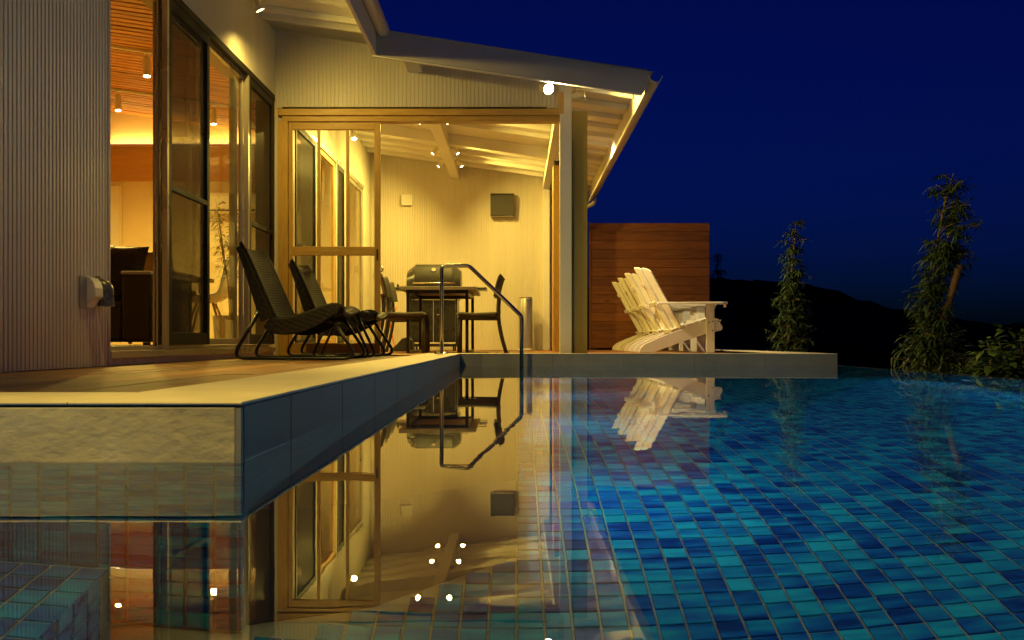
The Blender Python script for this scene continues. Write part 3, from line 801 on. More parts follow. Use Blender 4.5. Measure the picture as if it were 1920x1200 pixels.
# unseen underwater lamps added for the pool's glow, flush in bench and walls
def added_pool_lamp(pos, d, power, size=.16):
    e = empty('added_pool_lamp', pos)
    d = Vector(d); q = d.to_track_quat('Z', 'Y').to_matrix().to_4x4()
    b = MB().lathe([(.085, 0), (.085, .008), (.07, .012), (.066, .006)], 20).build('rim', 'chrome', e, smooth='auto'); b.matrix_local = q
    c = MB().lathe([(.064, .003), (.064, .006)], 20).build('lens', 'added_pool_lens', e); c.matrix_local = q
    l = bpy.data.lights.new('lamp_light', 'AREA'); l.shape = 'DISK'; l.size = size; l.energy = power; l.color = (.48, .92, 1.0)
    l.cycles.use_multiple_importance_sampling = False
    lo = bpy.data.objects.new('lamp_light', l); COL.objects.link(lo); lo.parent = e; lo.location = d * .02; aim(lo, d)
    return e
PL = 'added underwater lamps in the pool walls'
ORD = ('first', 'second', 'third', 'fourth')
for k, y in enumerate((2.35, 3.5, 4.8, 6.2)):
    tag(added_pool_lamp((.002, y, -.82), (1, 0, 0), 5.5), f'added round underwater lamp flush in the bench face, {ORD[3 - k]} from the handrail', 'pool lamp', PL)
for k, y in enumerate((2.3, 3.4, 4.6, 5.8)):
    tag(added_pool_lamp((XR - .003, y, -.74), (-1, 0, 0), 9), f'added round underwater lamp flush in the overflow wall, {ORD[3 - k]} from the far coping', 'pool lamp', PL)
tag(added_pool_lamp((-2.35, D1 - .014, -.55), (.25, -1, -.1), 32), 'added round underwater pool lamp in the wall behind the step', 'pool lamp', PL)

# ================================================================== OBJECTS ON THE DECK
# ---- wicker lounge chairs
def weave(s_, t_, ps, pt):
    r = math.floor(s_ / ps); f = s_ / ps - r; c = t_ / pt + (r % 2) * .5
    return math.sin(math.pi * f) ** .7 * (.5 + .5 * math.cos(2 * math.pi * c))
def densify(prof, step):
    out = [prof[0]]
    for a, b in zip(prof, prof[1:]):
        L = math.hypot(b[0] - a[0], b[1] - a[1]); k = max(1, int(round(L / step)))
        for i in range(1, k + 1): out.append((a[0] + (b[0] - a[0]) * i / k, a[1] + (b[1] - a[1]) * i / k))
    return out
def shell_part(name, prof, w, mat, parent, lip=.0, curve=.02, th=.022, skirt=None, nt=12, amp=0.0, ps=.020, pt=.05, step=.0052):
    """sheet following a side profile (x, z), width w along y, woven relief on its face"""
    if amp: prof = densify(prof, step); nt = int(w / .0085)
    prof = [Vector((p[0], 0, p[1])) for p in prof]
    ss = [0]
    for a, b in zip(prof, prof[1:]): ss.append(ss[-1] + (b - a).length)
    vs = []; uvs = []; fs = []; n = len(prof)
    for side in (0, 1):
        for i, p in enumerate(prof):
            t = (prof[min(i + 2, n - 1)] - prof[max(i - 2, 0)]).normalized(); nrm = Vector((-t.z, 0, t.x))
            if nrm.z < 0 and abs(nrm.z) > .5: nrm = -nrm
            for j in range(nt + 1):
                f = j / nt * 2 - 1; edge = abs(f) ** 6
                off = curve * (f * f) - (th if side else 0) - edge * lip
                if amp: off += amp * (1 - edge) * weave(ss[i], f * w / 2, ps, pt) * (1 if side == 0 else -.6)
                q = p + nrm * off; vs.append((q.x, f * w / 2 * (1 - .03 * side), q.z)); uvs.append((f * w / 2 + 5, ss[i]))
    K = nt + 1; O = n * K
    for i in range(n - 1):
        for j in range(nt):
            a = i * K + j; fs.append((a, a + K, a + K + 1, a + 1)); fs.append((O + a, O + a + 1, O + a + K + 1, O + a + K))
    for i in range(n - 1):
        for a in (i * K, i * K + nt): fs.append((a, a + K, O + a + K, O + a))
    for j in range(nt):
        for a in (j, (n - 1) * K + j): fs.append((a, a + 1, O + a + 1, O + a))
    me = bpy.data.meshes.new(name); me.from_pydata(vs, [], fs); me.update()
    bm = bmesh.new(); bm.from_mesh(me); bmesh.ops.recalc_face_normals(bm, faces=bm.faces); bm.to_mesh(me); bm.free()
    uvl = me.uv_layers.new(name='UVMap')
    for lp in me.loops: uvl.data[lp.index].uv = uvs[lp.vertex_index]
    for p in me.polygons: p.use_smooth = True
    me.materials.append(MATS[mat]); o = bpy.data.objects.new(name, me); COL.objects.link(o); o.parent = parent; return o
def smooth_prof(pts, n=28):
    """Catmull-Rom through points"""
    P_ = [Vector(p) for p in pts]; P_ = [P_[0] * 2 - P_[1]] + P_ + [P_[-1] * 2 - P_[-2]]; out = []
    m = len(P_) - 3
    for k in range(n + 1):
        t = k / n * m; i = min(int(t), m - 1); t -= i; a, b, c, d = P_[i:i + 4]
        out.append(0.5 * ((2 * b) + (c - a) * t + (2 * a - 5 * b + 4 * c - d) * t * t + (3 * b - a - 3 * c + d) * t ** 3))
    return [(p.x, p.y) for p in out]
def side_panel(name, top, h, yc, th, mat, parent, amp=.004):
    """woven skirt hanging below the edge, long strands in courses"""
    top = densify(top, .006); rows = 15
    vs = []; fs = []; uvs = []; n = len(top); s = 0; out = 1 if yc > 0 else -1
    for i, p in enumerate(top):
        if i: s += math.hypot(p[0] - top[i - 1][0], p[1] - top[i - 1][1])
        t0 = top[max(0, i - 3)]; t1 = top[min(n - 1, i + 3)]
        tx, tz = t1[0] - t0[0], t1[1] - t0[1]; L = math.hypot(tx, tz); nx_, nz_ = tz / L, -tx / L
        if nz_ > 0: nx_, nz_ = -nx_, -nz_
        hh = h(i / (n - 1))
        for side in (0, 1):
            for k in range(rows + 1):
                d = hh * k / rows; yo = (th / 2 + amp * weave(d, s, .019, .05)) * out if side == 0 else -th / 2 * out
                vs.append((p[0] + nx_ * d, yc + yo, p[1] + nz_ * d)); uvs.append((s, d + yc))
    K = rows + 1; W2 = 2 * K
    for i in range(n - 1):
        o = i * W2
        for k in range(rows):
            fs.append((o + k, o + k + W2, o + k + W2 + 1, o + k + 1)); fs.append((o + K + k, o + K + k + 1, o + K + k + W2 + 1, o + K + k + W2))
        fs.append((o, o + K, o + K + W2, o + W2)); fs.append((o + rows, o + rows + W2, o + rows + K + W2, o + rows + K))
    for o in (0, (n - 1) * W2):
        for k in range(rows): fs.append((o + k, o + k + 1, o + K + k + 1, o + K + k))
    me = bpy.data.meshes.new(name); me.from_pydata(vs, [], fs); me.update()
    bm = bmesh.new(); bm.from_mesh(me); bmesh.ops.recalc_face_normals(bm, faces=bm.faces); bm.to_mesh(me); bm.free()
    uvl = me.uv_layers.new(name='UVMap')
    for lp in me.loops: uvl.data[lp.index].uv = uvs[lp.vertex_index]
    for p in me.polygons: p.use_smooth = True
    me.materials.append(MATS[mat]); o = bpy.data.objects.new(name, me); COL.objects.link(o); o.parent = parent; return o
def lounge_chair():
    e = empty('lounge_chair')
    back = smooth_prof([(-.005, .79), (.035, .725), (.085, .62), (.15, .47), (.20, .355), (.235, .285)], 22)
    seat = smooth_prof([(.245, .268), (.29, .243), (.37, .252), (.50, .292), (.62, .335), (.68, .345), (.715, .325)], 22)
    shell_part('backrest', back, .60, 'strand', e, lip=-.012, curve=.035, amp=.008, ps=.021, pt=.046)
    shell_part('seat', seat, .60, 'strand', e, lip=-.02, curve=.03, amp=.008, ps=.021, pt=.046)
    for s in (-1, 1):
        side_panel('side_panel', [(p[0] + .012, p[1] + .02) for p in back[2:]], lambda t: .03 + .055 * t, s * .30, .014, 'strand', e).name = 'back_edge'
        side_panel('side_panel', [(p[0], p[1] + .045) for p in seat], lambda t: .10 + .03 * math.sin(math.pi * min(1, t * 1.2)) - .03 * t, s * .30, .014, 'strand', e).name = 'seat_edge'
        path = round_path([(.165, s * .25, .37), (-.02, s * .25, .035 + .02), (.03, s * .25, .016), (.70, s * .25, .016), (.765, s * .25, .07), (.635, s * .25, .285)], .07, 6)
        path = round_path([(.165, s * .25, .37), (-.045, s * .25, .016), (.82, s * .25, .016), (.635, s * .25, .295)], .10, 8)
        MB().tube(path, .0125, 10).build('sled_leg', 'black_steel', e, smooth=True)
    MB().tube([(.60, -.25, .27), (.60, .25, .27)], .011, 8).build('crossbar', 'black_steel', e, smooth=True)
    MB().tube([(.19, -.25, .31), (.19, .25, .31)], .011, 8).build('crossbar', 'black_steel', e, smooth=True)
    return e
c1 = lounge_chair(); c1.location = (-1.905, 6.85, DECK + .0005)
tag(c1, 'dark brown wicker lounge chair on black sled legs, nearest the pool corner', 'chair', 'wicker lounge chairs on the deck')
c2 = dup(c1, (-1.88, 8.24, DECK + .0005)); tag(c2, 'dark brown wicker lounge chair in front of the glazed timber door', 'chair', 'wicker lounge chairs on the deck')
t = empty('side_table', (-1.34, 7.52, DECK + .0005)); tag(t, 'small dark wicker table on splayed black legs between the two lounge chairs', 'table')
shell_part('tabletop', [(-.17, .355), (-.165, .37), (-.10, .372), (0, .372), (.10, .372), (.165, .37), (.17, .355)], .40, 'strand', t, lip=.01, curve=0, th=.03, amp=.004)
for s in (-1, 1):
    MB().tube(round_path([(-.07, s * .16, .345), (-.225, s * .16, .014), (.225, s * .16, .014), (.07, s * .16, .345)], .06, 6), .011, 8).build('sled_leg', 'black_steel', t, smooth=True)

# ---- handrail
hr = empty('handrail', (-.62, 8.0, 0)); tag(hr, 'bent steel handrail stepping down from the coping into the pool', 'handrail')
MB().tube(round_path([(0, 0, .004), (0, 0, .728), (.228, 0, .733), (.664, 0, .312), (.664, 0, -.60)], .03, 5), .0172, 14).build('rail', 'steel_rail', hr, smooth=True)
MB().lathe([(.062, .0012), (.062, .007), (.045, .012), (.024, .016)], 20).build('flange', 'chrome', hr, smooth='auto')
for a in range(4):
    ca, sa = math.cos(a * math.pi / 2 + .0), math.sin(a * math.pi / 2 + .0)
    MB().lathe([(.009, .0075), (.009, .018), (.005, .024)], 8, (ca * .05, sa * .05, 0)).build('bolt', 'chrome', hr, smooth='auto')

# ---- dining set on the terrace
dt = empty('dining_table', (-.895, 11.65, DECK + .0005)); tag(dt, 'terrace dining table with thin square black steel legs', 'table')
bx('tabletop', 'table_top', dt, -.435, .435, -.75, .75, .715, .755, .003)
for sx in (-1, 1):
    for sy in (-1, 1): bx('leg', 'black_steel', dt, sx * .335 - .018, sx * .335 + .018, sy * .70 - .018, sy * .70 + .018, .0, .714, .002)
    bx('foot_bar', 'black_steel', dt, sx * .335 - .015, sx * .335 + .015, -.68, .68, .002, .03, .002)
    bx('apron', 'black_steel', dt, sx * .335 - .014, sx * .335 + .014, -.68, .68, .675, .7145, .002)
bx('apron', 'black_steel', dt, -.316, .316, -.712, -.688, .675, .714, .002); bx('apron', 'black_steel', dt, -.316, .316, .688, .712, .675, .714, .002)
def dining_chair():
    e = empty('dining_chair')          # faces +x, origin below the seat centre
    shell_part('backrest', smooth_prof([(-.315, .86), (-.30, .84), (-.275, .76), (-.255, .66), (-.25, .63)], 10), .44, 'strand_grey', e, curve=.05, th=.025, amp=.005)
    shell_part('seat', smooth_prof([(-.235, .44), (-.22, .452), (0, .445), (.19, .452), (.215, .43)], 12), .45, 'strand_grey', e, curve=.01, th=.05, amp=.004)
    for s in (-1, 1):
        pr = smooth_prof([(-.345, 0), (-.29, .20), (-.255, .42), (-.262, .62), (-.275, .66)], 12)
        MB().tube([(p[0], s * .19, p[1]) for p in pr], .02, 8).build('rear_leg', 'strand_grey', e, smooth=True)
        MB().tube([(.19, s * .19, 0), (.185, s * .19, .405)], .018, 8).build('front_leg', 'strand_grey', e, smooth=True)
        MB().tube([(-.25, s * .19, .39), (.18, s * .19, .395)], .016, 8).build('side_rail', 'strand_grey', e, smooth=True)
    MB().tube([(-.268, 0, .44), (-.262, 0, .64)], .013, 8).build('back_strut', 'strand_grey', e, smooth=True)
    return e
GC = 'grey woven dining chairs on the terrace'
d1 = dining_chair(); d1.location = (-1.23, 10.95, DECK + .0005); tag(d1, 'grey woven dining chair left of the terrace table, its near end', 'chair', GC)
d2 = dup(d1, (-1.30, 12.0, DECK + .0005)); tag(d2, 'grey woven dining chair left of the terrace table, partly hidden behind its neighbour', 'chair', GC)
d3 = dup(d1, (-.46, 11.05, DECK + .0005), math.pi); tag(d3, 'grey woven dining chair standing right of the terrace table', 'chair', GC)

# ---- gas grill
gr = empty('gas_grill', (-1.12, 13.25, DECK + .0005)); tag(gr, 'closed gas grill on a black cart behind the terrace table', 'grill')
arc = [(-.30 , .86)] + [(-.30 + .30 * (1 - math.cos(a)) , .90 + .28 * math.sin(a)) for a in [k * math.pi / 2 / 8 for k in range(9)]] 
lid = [(-.26, .865)] + [(-.26 * math.cos(a) , .92 + .27 * math.sin(a)) for a in [k * math.pi / 14 for k in range(15)]] + [(.26, .865)]
MB().prism(lid, 'x', -.25, .25).build('lid', 'grill_grey', gr, smooth='auto')
for s in (-1, 1):
    o = MB()
    pr = [(p[0] * 1.02, .865 + (p[1] - .865) * 1.015) for p in lid]; pr2 = [(p[0] * .86, .865 + (p[1] - .865) * .72) for p in lid]
    k = len(pr); vs = [(s * .2505, p[0], p[1]) for p in pr] + [(s * .365, p[0], p[1]) for p in pr2]
    fs = [tuple(range(k)), tuple(range(2 * k - 1, k - 1, -1))] + [(i, (i + 1) % k, (i + 1) % k + k, i + k) for i in range(k)]
    o.add(vs, fs).build('lid_end', 'grill_enamel', gr, smooth='auto')
MB().tube([(-.27, -.315, .915), (.30, -.315, .915)], .014, 10).build('lid_handle', 'chrome', gr, smooth=True)
for sx in (-.25, .28): MB().tube([(sx, -.315, .915), (sx, -.245, .93)], .009, 8).build('handle_bracket', 'chrome', gr, smooth=True)
MB().lathe([(.03, 0), (.03, .012)], 16).build('thermometer', 'chrome', gr).matrix_local = Matrix.Translation((0.0, -.195, 1.10)) @ Matrix.Rotation(R(55), 4, 'X')
bx('firebox', 'grill_enamel', gr, -.34, .34, -.25, .25, .70, .864, .01)
bx('control_panel', 'grill_enamel', gr, -.34, .34, -.285, -.251, .74, .85, .006)
for kx in (-.2, 0, .2): MB().lathe([(.022, 0), (.018, .03)], 12).build('knob', 'chrome', gr).matrix_local = Matrix.Translation((kx, -.286, .80)) @ Matrix.Rotation(R(90), 4, 'X')
for s, nm in ((-1, 0), (1, 1)): bx('side_shelf', 'grill_enamel', gr, *( (-.70, -.36) if s < 0 else (.36, .72)), -.24, .24, .83, .865, .012)
for s in (-1, 1): bx('cart_side', 'grill_enamel', gr, s * .31 - .012, s * .31 + .012, -.24, .24, .06, .70, .003)
for s in (-1, 1): bx('cart_door', 'grill_enamel', gr, -.297 if s < 0 else .002, -.002 if s < 0 else .297, -.245, -.23, .12, .69, .004)
for s in (-1, 1): MB().tube([(s * .05, -.262, .49), (s * .14, -.262, .49)], .008, 8).build('door_handle', 'chrome', gr, smooth=True)
bx('cart_base', 'grill_enamel', gr, -.30, .30, -.24, .24, .06, .10, .003)
for sx in (-.27, .27):
    for sy in (-.2, .2): MB().lathe([(.012, -.012), (.034, -.01), (.034, .01), (.012, .012)], 16).build('caster', 'black_rubber', gr).matrix_local = Matrix.Translation((sx, sy, .034)) @ Matrix.Rotation(R(90), 4, 'Y')
# bottles and tools on the side shelf
for i, (px, h) in enumerate(((-.62, .06), (-.56, .07), (-.50, .05))):
    o = MB().lathe([(.018, 0), (.018, h * .6), (.01, h * .8), (.012, h)], 10, (-1.12 + px, 13.1 + .04 * i, DECK + .8665)).build('spice_jar', 'black_steel', None, smooth='auto')
    tag(o, ['short dark jar at the outer end of the grill shelf', 'tallest dark jar on the grill shelf', 'squat dark jar on the grill shelf nearest the lid'][i], 'jar', 'dark jars on the grill shelf')
o = MB().tube([(-1.62, 13.18, DECK + .878), (-1.50, 13.16, DECK + .88), (-1.42, 13.15, DECK + .884)], .009, 8).build('grill_brush', 'black_steel', None, smooth=True); tag(o, 'dark barbecue tool lying on the grill side shelf', 'tool')
# gas hose, bag
pts = smooth_prof([(-1.33, .60), (-1.42, .42), (-1.40, .25), (-1.37, .10), (-1.33, .02)], 16)
o = MB().tube([(p[0] - .28, 13.0, p[1] + DECK) for p in pts], .008, 8).build('gas_hose', 'orange_rubber', None, smooth=True); tag(o, 'thin orange gas hose hanging beside the grill cart', 'hose')
bm_ = MB(); prof = [(-.17, .0), (-.15, .02), (-.06, .10), (.0, .17), (.08, .19), (.13, .15), (.15, .05), (.14, 0)]
o = MB().prism([(p[0] - 1.50, p[1] + DECK + .001) for p in prof], 'y', 12.62, 12.82).build('tool_bag', 'black_rubber', None, bevel=.03, seg=3); tag(o, 'dark slumped bag on the terrace floor beside the grill', 'bag')
# stainless cylinder by the back wall
sc_ = empty('steel_bin', (.135, 14.0, DECK + .0005)); tag(sc_, 'tall slim stainless cylinder bin by the terrace back wall', 'bin')
MB().lathe([(.10, 0), (.105, .004), (.105, .74), (.10, .752), (.094, .752)], 28).build('body', 'brushed_steel', sc_, smooth='auto')
MB().lathe([(.11, .0), (.118, .006), (.118, .02), (.107, .026)], 28).build('foot_ring', 'white_plastic', sc_, smooth='auto')
MB().tube([(.10 * math.cos(a), .10 * math.sin(a), .765) for a in [2 * math.pi * k / 24 for k in range(25)]], .009, 8, False).build('rim', 'chrome', sc_, smooth=True)
# fittings on the terrace back wall
v = empty('wall_vent', at(942, 386, DB - .01)); tag(v, 'square dark metal vent hood high on the terrace back wall', 'vent')
MB().prism([(-.10, -.16), (-.115, .14), (-.07, .175), (.0, .175), (.0, -.16)], 'x', -.175, .175).build('hood', 'vent_metal', v, bevel=.006)
bx('lip', 'chrome', v, -.165, .165, -.10, -.004, -.176, -.162)
o = bx('junction_box', 'white_paint', None, -1.70, -1.545, DB - .065, DB - .006, 2.115, 2.275, .006); tag(o, 'small square cream box on the terrace back wall', 'box')
o = empty('garden_tap', at(713, 504, DB - .01)); tag(o, 'small round metal fitting on the terrace back wall beside the timber door', 'fitting')
MB().lathe([(.05, 0), (.05, .012), (.03, .02), (.026, .05)], 18).build('rosette', 'chrome', o, smooth='auto').matrix_local = Matrix.Rotation(R(90), 4, 'X')
MB().lathe([(.012, .05), (.04, .06), (.04, .075)], 12).build('knob', 'grey_plastic', o, smooth='auto').matrix_local = Matrix.Rotation(R(90), 4, 'X')

# ---- vent elbow on the near wall
v = empty('wall_pipe', (XW + .008, 4.99, .355)); v.scale = (.86,) * 3; tag(v, 'grey bent vent pipe with a pale hood on the ribbed house wall', 'pipe')
bx('plate', 'grey_plastic', v, 0, .006, -.26, -.06, -.10, .09, .002)
MB().prism([(.007, .085), (.030, .08), (.05, .055), (.060, .02), (.062, -.03), (.035, -.05), (.007, -.095)], 'y', -.19, -.08).build('hood', 'white_plastic', v, bevel=.004)
el = [Vector((-.004, .02, .045)), Vector((.002, .02, .045))]
for k in range(1, 9):
    a = k / 8 * math.pi / 2; el.append(Vector((.002 + .036 * math.sin(a), .02, .045 - .036 * (1 - math.cos(a)))))
el.append(Vector((.038, .02, -.075)))
MB().tube(el, .042, 18).build('elbow', 'pipe_grey', v, smooth='auto')
MB().tube([(.038, .02, -.080), (.038, .02, -.055)], .046, 18).build('collar', 'pipe_grey', v, smooth='auto')
MB().tube([(.0, -.03, .05), (.012, -.03, .05)], .05, 18).build('collar', 'pipe_grey', v, smooth='auto')

# ---- slatted garden chairs
def adirondack():
    e = empty('garden_chair')           # x forward, origin at rear foot centre
    th = .022
    for s in (-1, 1):
        rail = [(0.0, 0.0), (.0, .02), (.015, .06), (.06, .10), (.20, .165), (.38, .235), (.60, .315), (.80, .378), (.88, .385), (.94, .36), (.975, .30), (.965, .265), (.80, .225), (.50, .125), (.16, .0)]
        MB().prism(rail, 'y', s * .265 - th / 2, s * .265 + th / 2).build('side_rail', 'white_paint', e, bevel=.004)
        bx('front_leg', 'white_paint', e, .775, .875, s * .29 - .011 + s * .0, s * .29 + .011, 0, .565, .004)
        arm = [(.21, s * .25), (.30, s * .245), (.95, s * .235), (1.01, s * .25), (1.025, s * .31), (1.01, s * .37), (.95, s * .385), (.55, s * .36), (.21, s * .30)]
        MB().prism(arm, 'z', .567, .592).build('arm', 'white_paint', e, bevel=.005)
        MB().prism([(.79, .566), (.86, .566), (.86, .43), (.845, .42), (.80, .50)], 'y', s * .301 + (.0 if s > 0 else -.02), s * .301 + (.02 if s > 0 else 0)).build('arm_bracket', 'white_paint', e, bevel=.003)
        bx('arm_support', 'white_paint', e, .985, 1.0, s * .31 - .05, s * .31 + .05, .53, .566, .003)
        for (bx_, bz) in ((.805, .352), (.85, .365), (.85, .26)):
            MB().lathe([(.008, 0), (.008, .003), (.004, .005)], 8).build('bolt', 'bronze', e).matrix_local = Matrix.Translation((bx_, s * .3012, bz)) @ Matrix.Rotation(R(90) * (1 if s < 0 else -1), 4, 'X')
    ang = math.atan2(.31 - .80, .335 - .925)
    n = 7
    for k in range(n):                  # seat slats over the curved front
        t = k / (n - 1); x = .42 + t * .50
        zz = .255 + (x - .38) * .30 if x < .82 else .387 - (x - .82) * .15
        o = MB().box(-.033, .033, -.275, .275, 0, .02).build('seat_slat', 'white_paint', e, bevel=.004)
        o.matrix_local = Matrix.Translation((x, 0, zz + .002)) @ Matrix.Rotation(-math.atan2(.30, 1) if x < .82 else .35, 4, 'Y')
    rec = R(28.5)
    for k in range(5):
        f = k - 2; top = []; w = .109 if abs(f) == 2 else .0945
        for j in range(9):                       # one arch cut across all slats
            ty = w / 2 - w * j / 8; top.append((ty, .89 - 2.1 * (f * .094 + ty) ** 2 - .012 * (abs(ty) / (w / 2)) ** 4))
        out = [(-w / 2 * .92, 0), (w / 2 * .92, 0)] + top
        o = MB().prism(out, 'x', -.010, .010).build('back_slat', 'white_paint', e, bevel=.004)
        o.matrix_local = (Matrix.Translation((.40, 0, .235)) @ Matrix.Rotation(-rec, 4, 'Y') @ Matrix.Translation((.021 * f * f, f * .094, 0))
                          @ Matrix.Rotation(-math.atan(.40 * f), 4, 'Z'))
    for (d, ww, nm, xo) in ((.40, .275, 'back_brace', -.0185), (.66, .07, 'back_brace', -.018), (.035, .24, 'lower_brace', -.0225)):
        o = MB().box(-.0075, .0075, -ww, ww, -.025, .025).build(nm, 'white_paint', e, bevel=.004)
        o.matrix_local = Matrix.Translation((.40, 0, .235)) @ Matrix.Rotation(-rec, 4, 'Y') @ Matrix.Translation((xo, 0, d))
    bx('front_apron', 'white_paint', e, .93, .95, -.253, .253, .29, .36, .003)
    return e
GA = 'white slatted garden chairs in a row on the far terrace'
a0 = adirondack(); a0.location = (1.445, 11.56, DECK + .0005)
tag(a0, 'white slatted garden chair at the near end of the row, its arm in clear view', 'chair', GA)
for k, lab in enumerate(('white slatted garden chair second in the row behind the white arm', 'white slatted garden chair third in the row, next to last', 'white slatted garden chair at the far end of the row by the wood screen')):
    o = dup(a0, (1.445 + .01 * (k - 1), 11.56 + .93 * (k + 1), DECK + .0005)); tag(o, lab, 'chair', GA)

# ---- timber privacy screen
sc0, sc1, SD = at(1108, 0, 15.05).x, at(1330, 0, 15.05).x, 15.05
ws = empty('wood_screen', ((sc0 + sc1) / 2, SD, DECK)); tag(ws, 'tall red brown timber privacy screen behind the white garden chairs', 'screen')
ztop = at(0, 418, SD).z - DECK; nb = 14; bh = (ztop - .03) / nb; hw = (sc1 - sc0) / 2
first = None
for k in range(nb):
    if first is None: first = MB().box(-hw, hw, -.012, .012, .0016, bh - .0016).build('plank', 'screen_wood', ws, bevel=.003); o = first
    else: o = first.copy(); COL.objects.link(o); o.parent = ws
    o.location = (0, random.uniform(-.002, .002), .028 + k * bh)
for sx in (-hw + .05, 0, hw - .05): bx('post', 'screen_wood', ws, sx - .04, sx + .04, .017, .09, -1.0, ztop - .02)
bx('backing', 'bronze', ws, -hw + .004, hw - .004, .0145, .0165, .02, ztop - .01)
bx('end_board', 'screen_wood', ws, -hw - .03, -hw - .002, -.03, .06, .0, ztop)

# ================================================================== INSIDE THE ROOM
RF = .0785
so = empty('sofa', (-3.1, 6.9, RF)); tag(so, 'dark brown leather sofa with a grey topped arm just inside the open door', 'sofa')
bx('seat_base', 'sofa_leather', so, -.95, .435, -.40, .40, .02, .30, .02)
bx('arm', 'sofa_leather', so, .44, .64, -.42, .42, .02, .475, .02)
bx('arm_top', 'sofa_grey', so, .435, .645, -.425, .425, .476, .50, .012)
bx('backrest', 'sofa_leather', so, -.95, .435, .22, .42, .301, .48, .04)
for px in (-.85, .58):
    for py in (-.33, .33): bx('foot', 'black_steel', so, px - .02, px + .02, py - .02, py + .02, 0, .0195)
cu = MB(); n = 10; vs = []; fs = []
for s in (-1, 1):
    for i in range(n + 1):
        for j in range(n + 1):
            a, b = i / n * 2 - 1, j / n * 2 - 1; th_ = .075 * (1 - a ** 4) * (1 - b ** 4); pin = 1 - .06 * (1 - abs(a)) * b * b - .0
            vs.append((a * .20 * (1 - .07 * (1 - b * b)), s * th_, b * .20 * (1 - .07 * (1 - a * a))))
K = n + 1
for s in (0, 1):
    for i in range(n):
        for j in range(n): a = s * K * K + i * K + j; fs.append((a, a + 1, a + K + 1, a + K))
cu.add(vs, fs); o = cu.build('cushion', 'sequin', None, smooth=True); o.location = (-2.80, 6.74, RF + .515); o.rotation_euler = (R(-14), R(4), R(4))
tag(o, 'black sequinned cushion leaning on the dark sofa', 'cushion')
tb = empty('room_table', (-4.05, 10.2, RF)); tag(tb, 'brown dining table inside the room behind the screen door', 'table')
bx('tabletop', 'brown_seat', tb, -.40, .62, -.75, .75, .69, .73, .006)
for sx in (-.30, .52):
    for sy in (-.65, .65): MB().tube([(sx, sy, 0), (sx * .95, sy * .97, .69)], .025, 8).build('leg', 'brown_seat', tb, smooth=True)
def room_chair(shell, legs):
    e = empty('room_chair')
    prof = smooth_prof([(-.30, .86), (-.27, .74), (-.22, .55), (-.16, .47), (0, .44), (.16, .455), (.22, .44)], 18)
    shell_part('shell', prof, .46, shell, e, lip=-.02, curve=.05, th=.02)
    for sx in (-1, 1):
        for sy in (-1, 1): MB().tube([(sx * .08, sy * .08, .425), (sx * .22, sy * .21, 0)], .013, 8).build('leg', legs, e, smooth=True)
    return e
ra = room_chair('brown_seat', 'brown_seat'); ra.location = (-3.42, 9.3, RF); ra.rotation_euler = (0, 0, R(80)); tag(ra, 'brown dining chair in the room behind the stacked door frames and first screen', 'chair', 'dining chairs in the room')
rw = room_chair('white_plastic', 'panel_wood'); rw.location = (-3.25, 10.1, RF); rw.rotation_euler = (0, 0, R(188)); tag(rw, 'white shell chair seen through the clear glass door', 'chair', 'dining chairs in the room')
ac = empty('air_conditioner', (-4.05, ROOMB - .06, 2.05)); tag(ac, 'white wall air conditioner seen through the clear glass door', 'air conditioner')
MB().prism([(-.16, -.10), (-.20, -.02), (-.20, .10), (-.17, .14), (-.002 + .0, .14), (-.002, -.13), (-.10, -.13)], 'x', -.42, .42).build('body', 'white_plastic', ac, bevel=.01)
bx('louvre', 'black_steel', ac, -.38, .38, -.172, -.162, -.115, -.095)
# olive plant
def leaf(vs, fs, p, d, ln, wd, droop, rnd):
    d = d.normalized(); side = d.cross(Vector((rnd.uniform(-.4, .4), rnd.uniform(-.4, .4), 1)))
    if side.length < .05: side = Vector((1, 0, 0))
    side.normalize(); o = len(vs); q = Vector(p)
    for (t, w) in ((0, .25), (.35, 1), (.7, .8), (1, .05)):
        c = q + d * ln * t + Vector((0, 0, -droop * ln * t * t)); vs.append(tuple(c + side * wd * w * .5)); vs.append(tuple(c - side * wd * w * .5))
    for k in range(3): fs.append((o + 2 * k, o + 2 * k + 1, o + 2 * k + 3, o + 2 * k + 2))
def plant_crown(name, mat, parent, stems, per, ln, wd, droop, rnd, spread=.08, t0=.15):
    vs = []; fs = []
    for st in stems:
        for k in range(per):
            t = t0 + (1 - t0) * rnd.random() ** .85; i = min(int(t * (len(st) - 1)), len(st) - 2); f = t * (len(st) - 1) - i
            p = Vector(st[i]).lerp(Vector(st[i + 1]), f); a = rnd.uniform(0, 2 * math.pi)
            d = Vector((math.cos(a), math.sin(a), rnd.uniform(-.3, .7)))
            leaf(vs, fs, p + d * rnd.uniform(0, spread), d, ln * rnd.uniform(.6, 1.25), wd * rnd.uniform(.7, 1.2), droop * rnd.uniform(.4, 1.4), rnd)
    me = bpy.data.meshes.new(name); me.from_pydata(vs, [], fs); me.update(); me.materials.append(MATS[mat])
    o = bpy.data.objects.new(name, me); COL.objects.link(o); o.parent = parent; return o
rnd = random.Random(11)
pl = empty('potted_plant', (-2.85, 9.6, RF)); tag(pl, 'slim olive like potted plant seen through the clear glass door', 'plant')
MB().lathe([(.11, 0), (.15, .02), (.17, .28), (.155, .28), (.15, .25)], 20).build('pot', 'terracotta', pl, smooth='auto')
stems = []
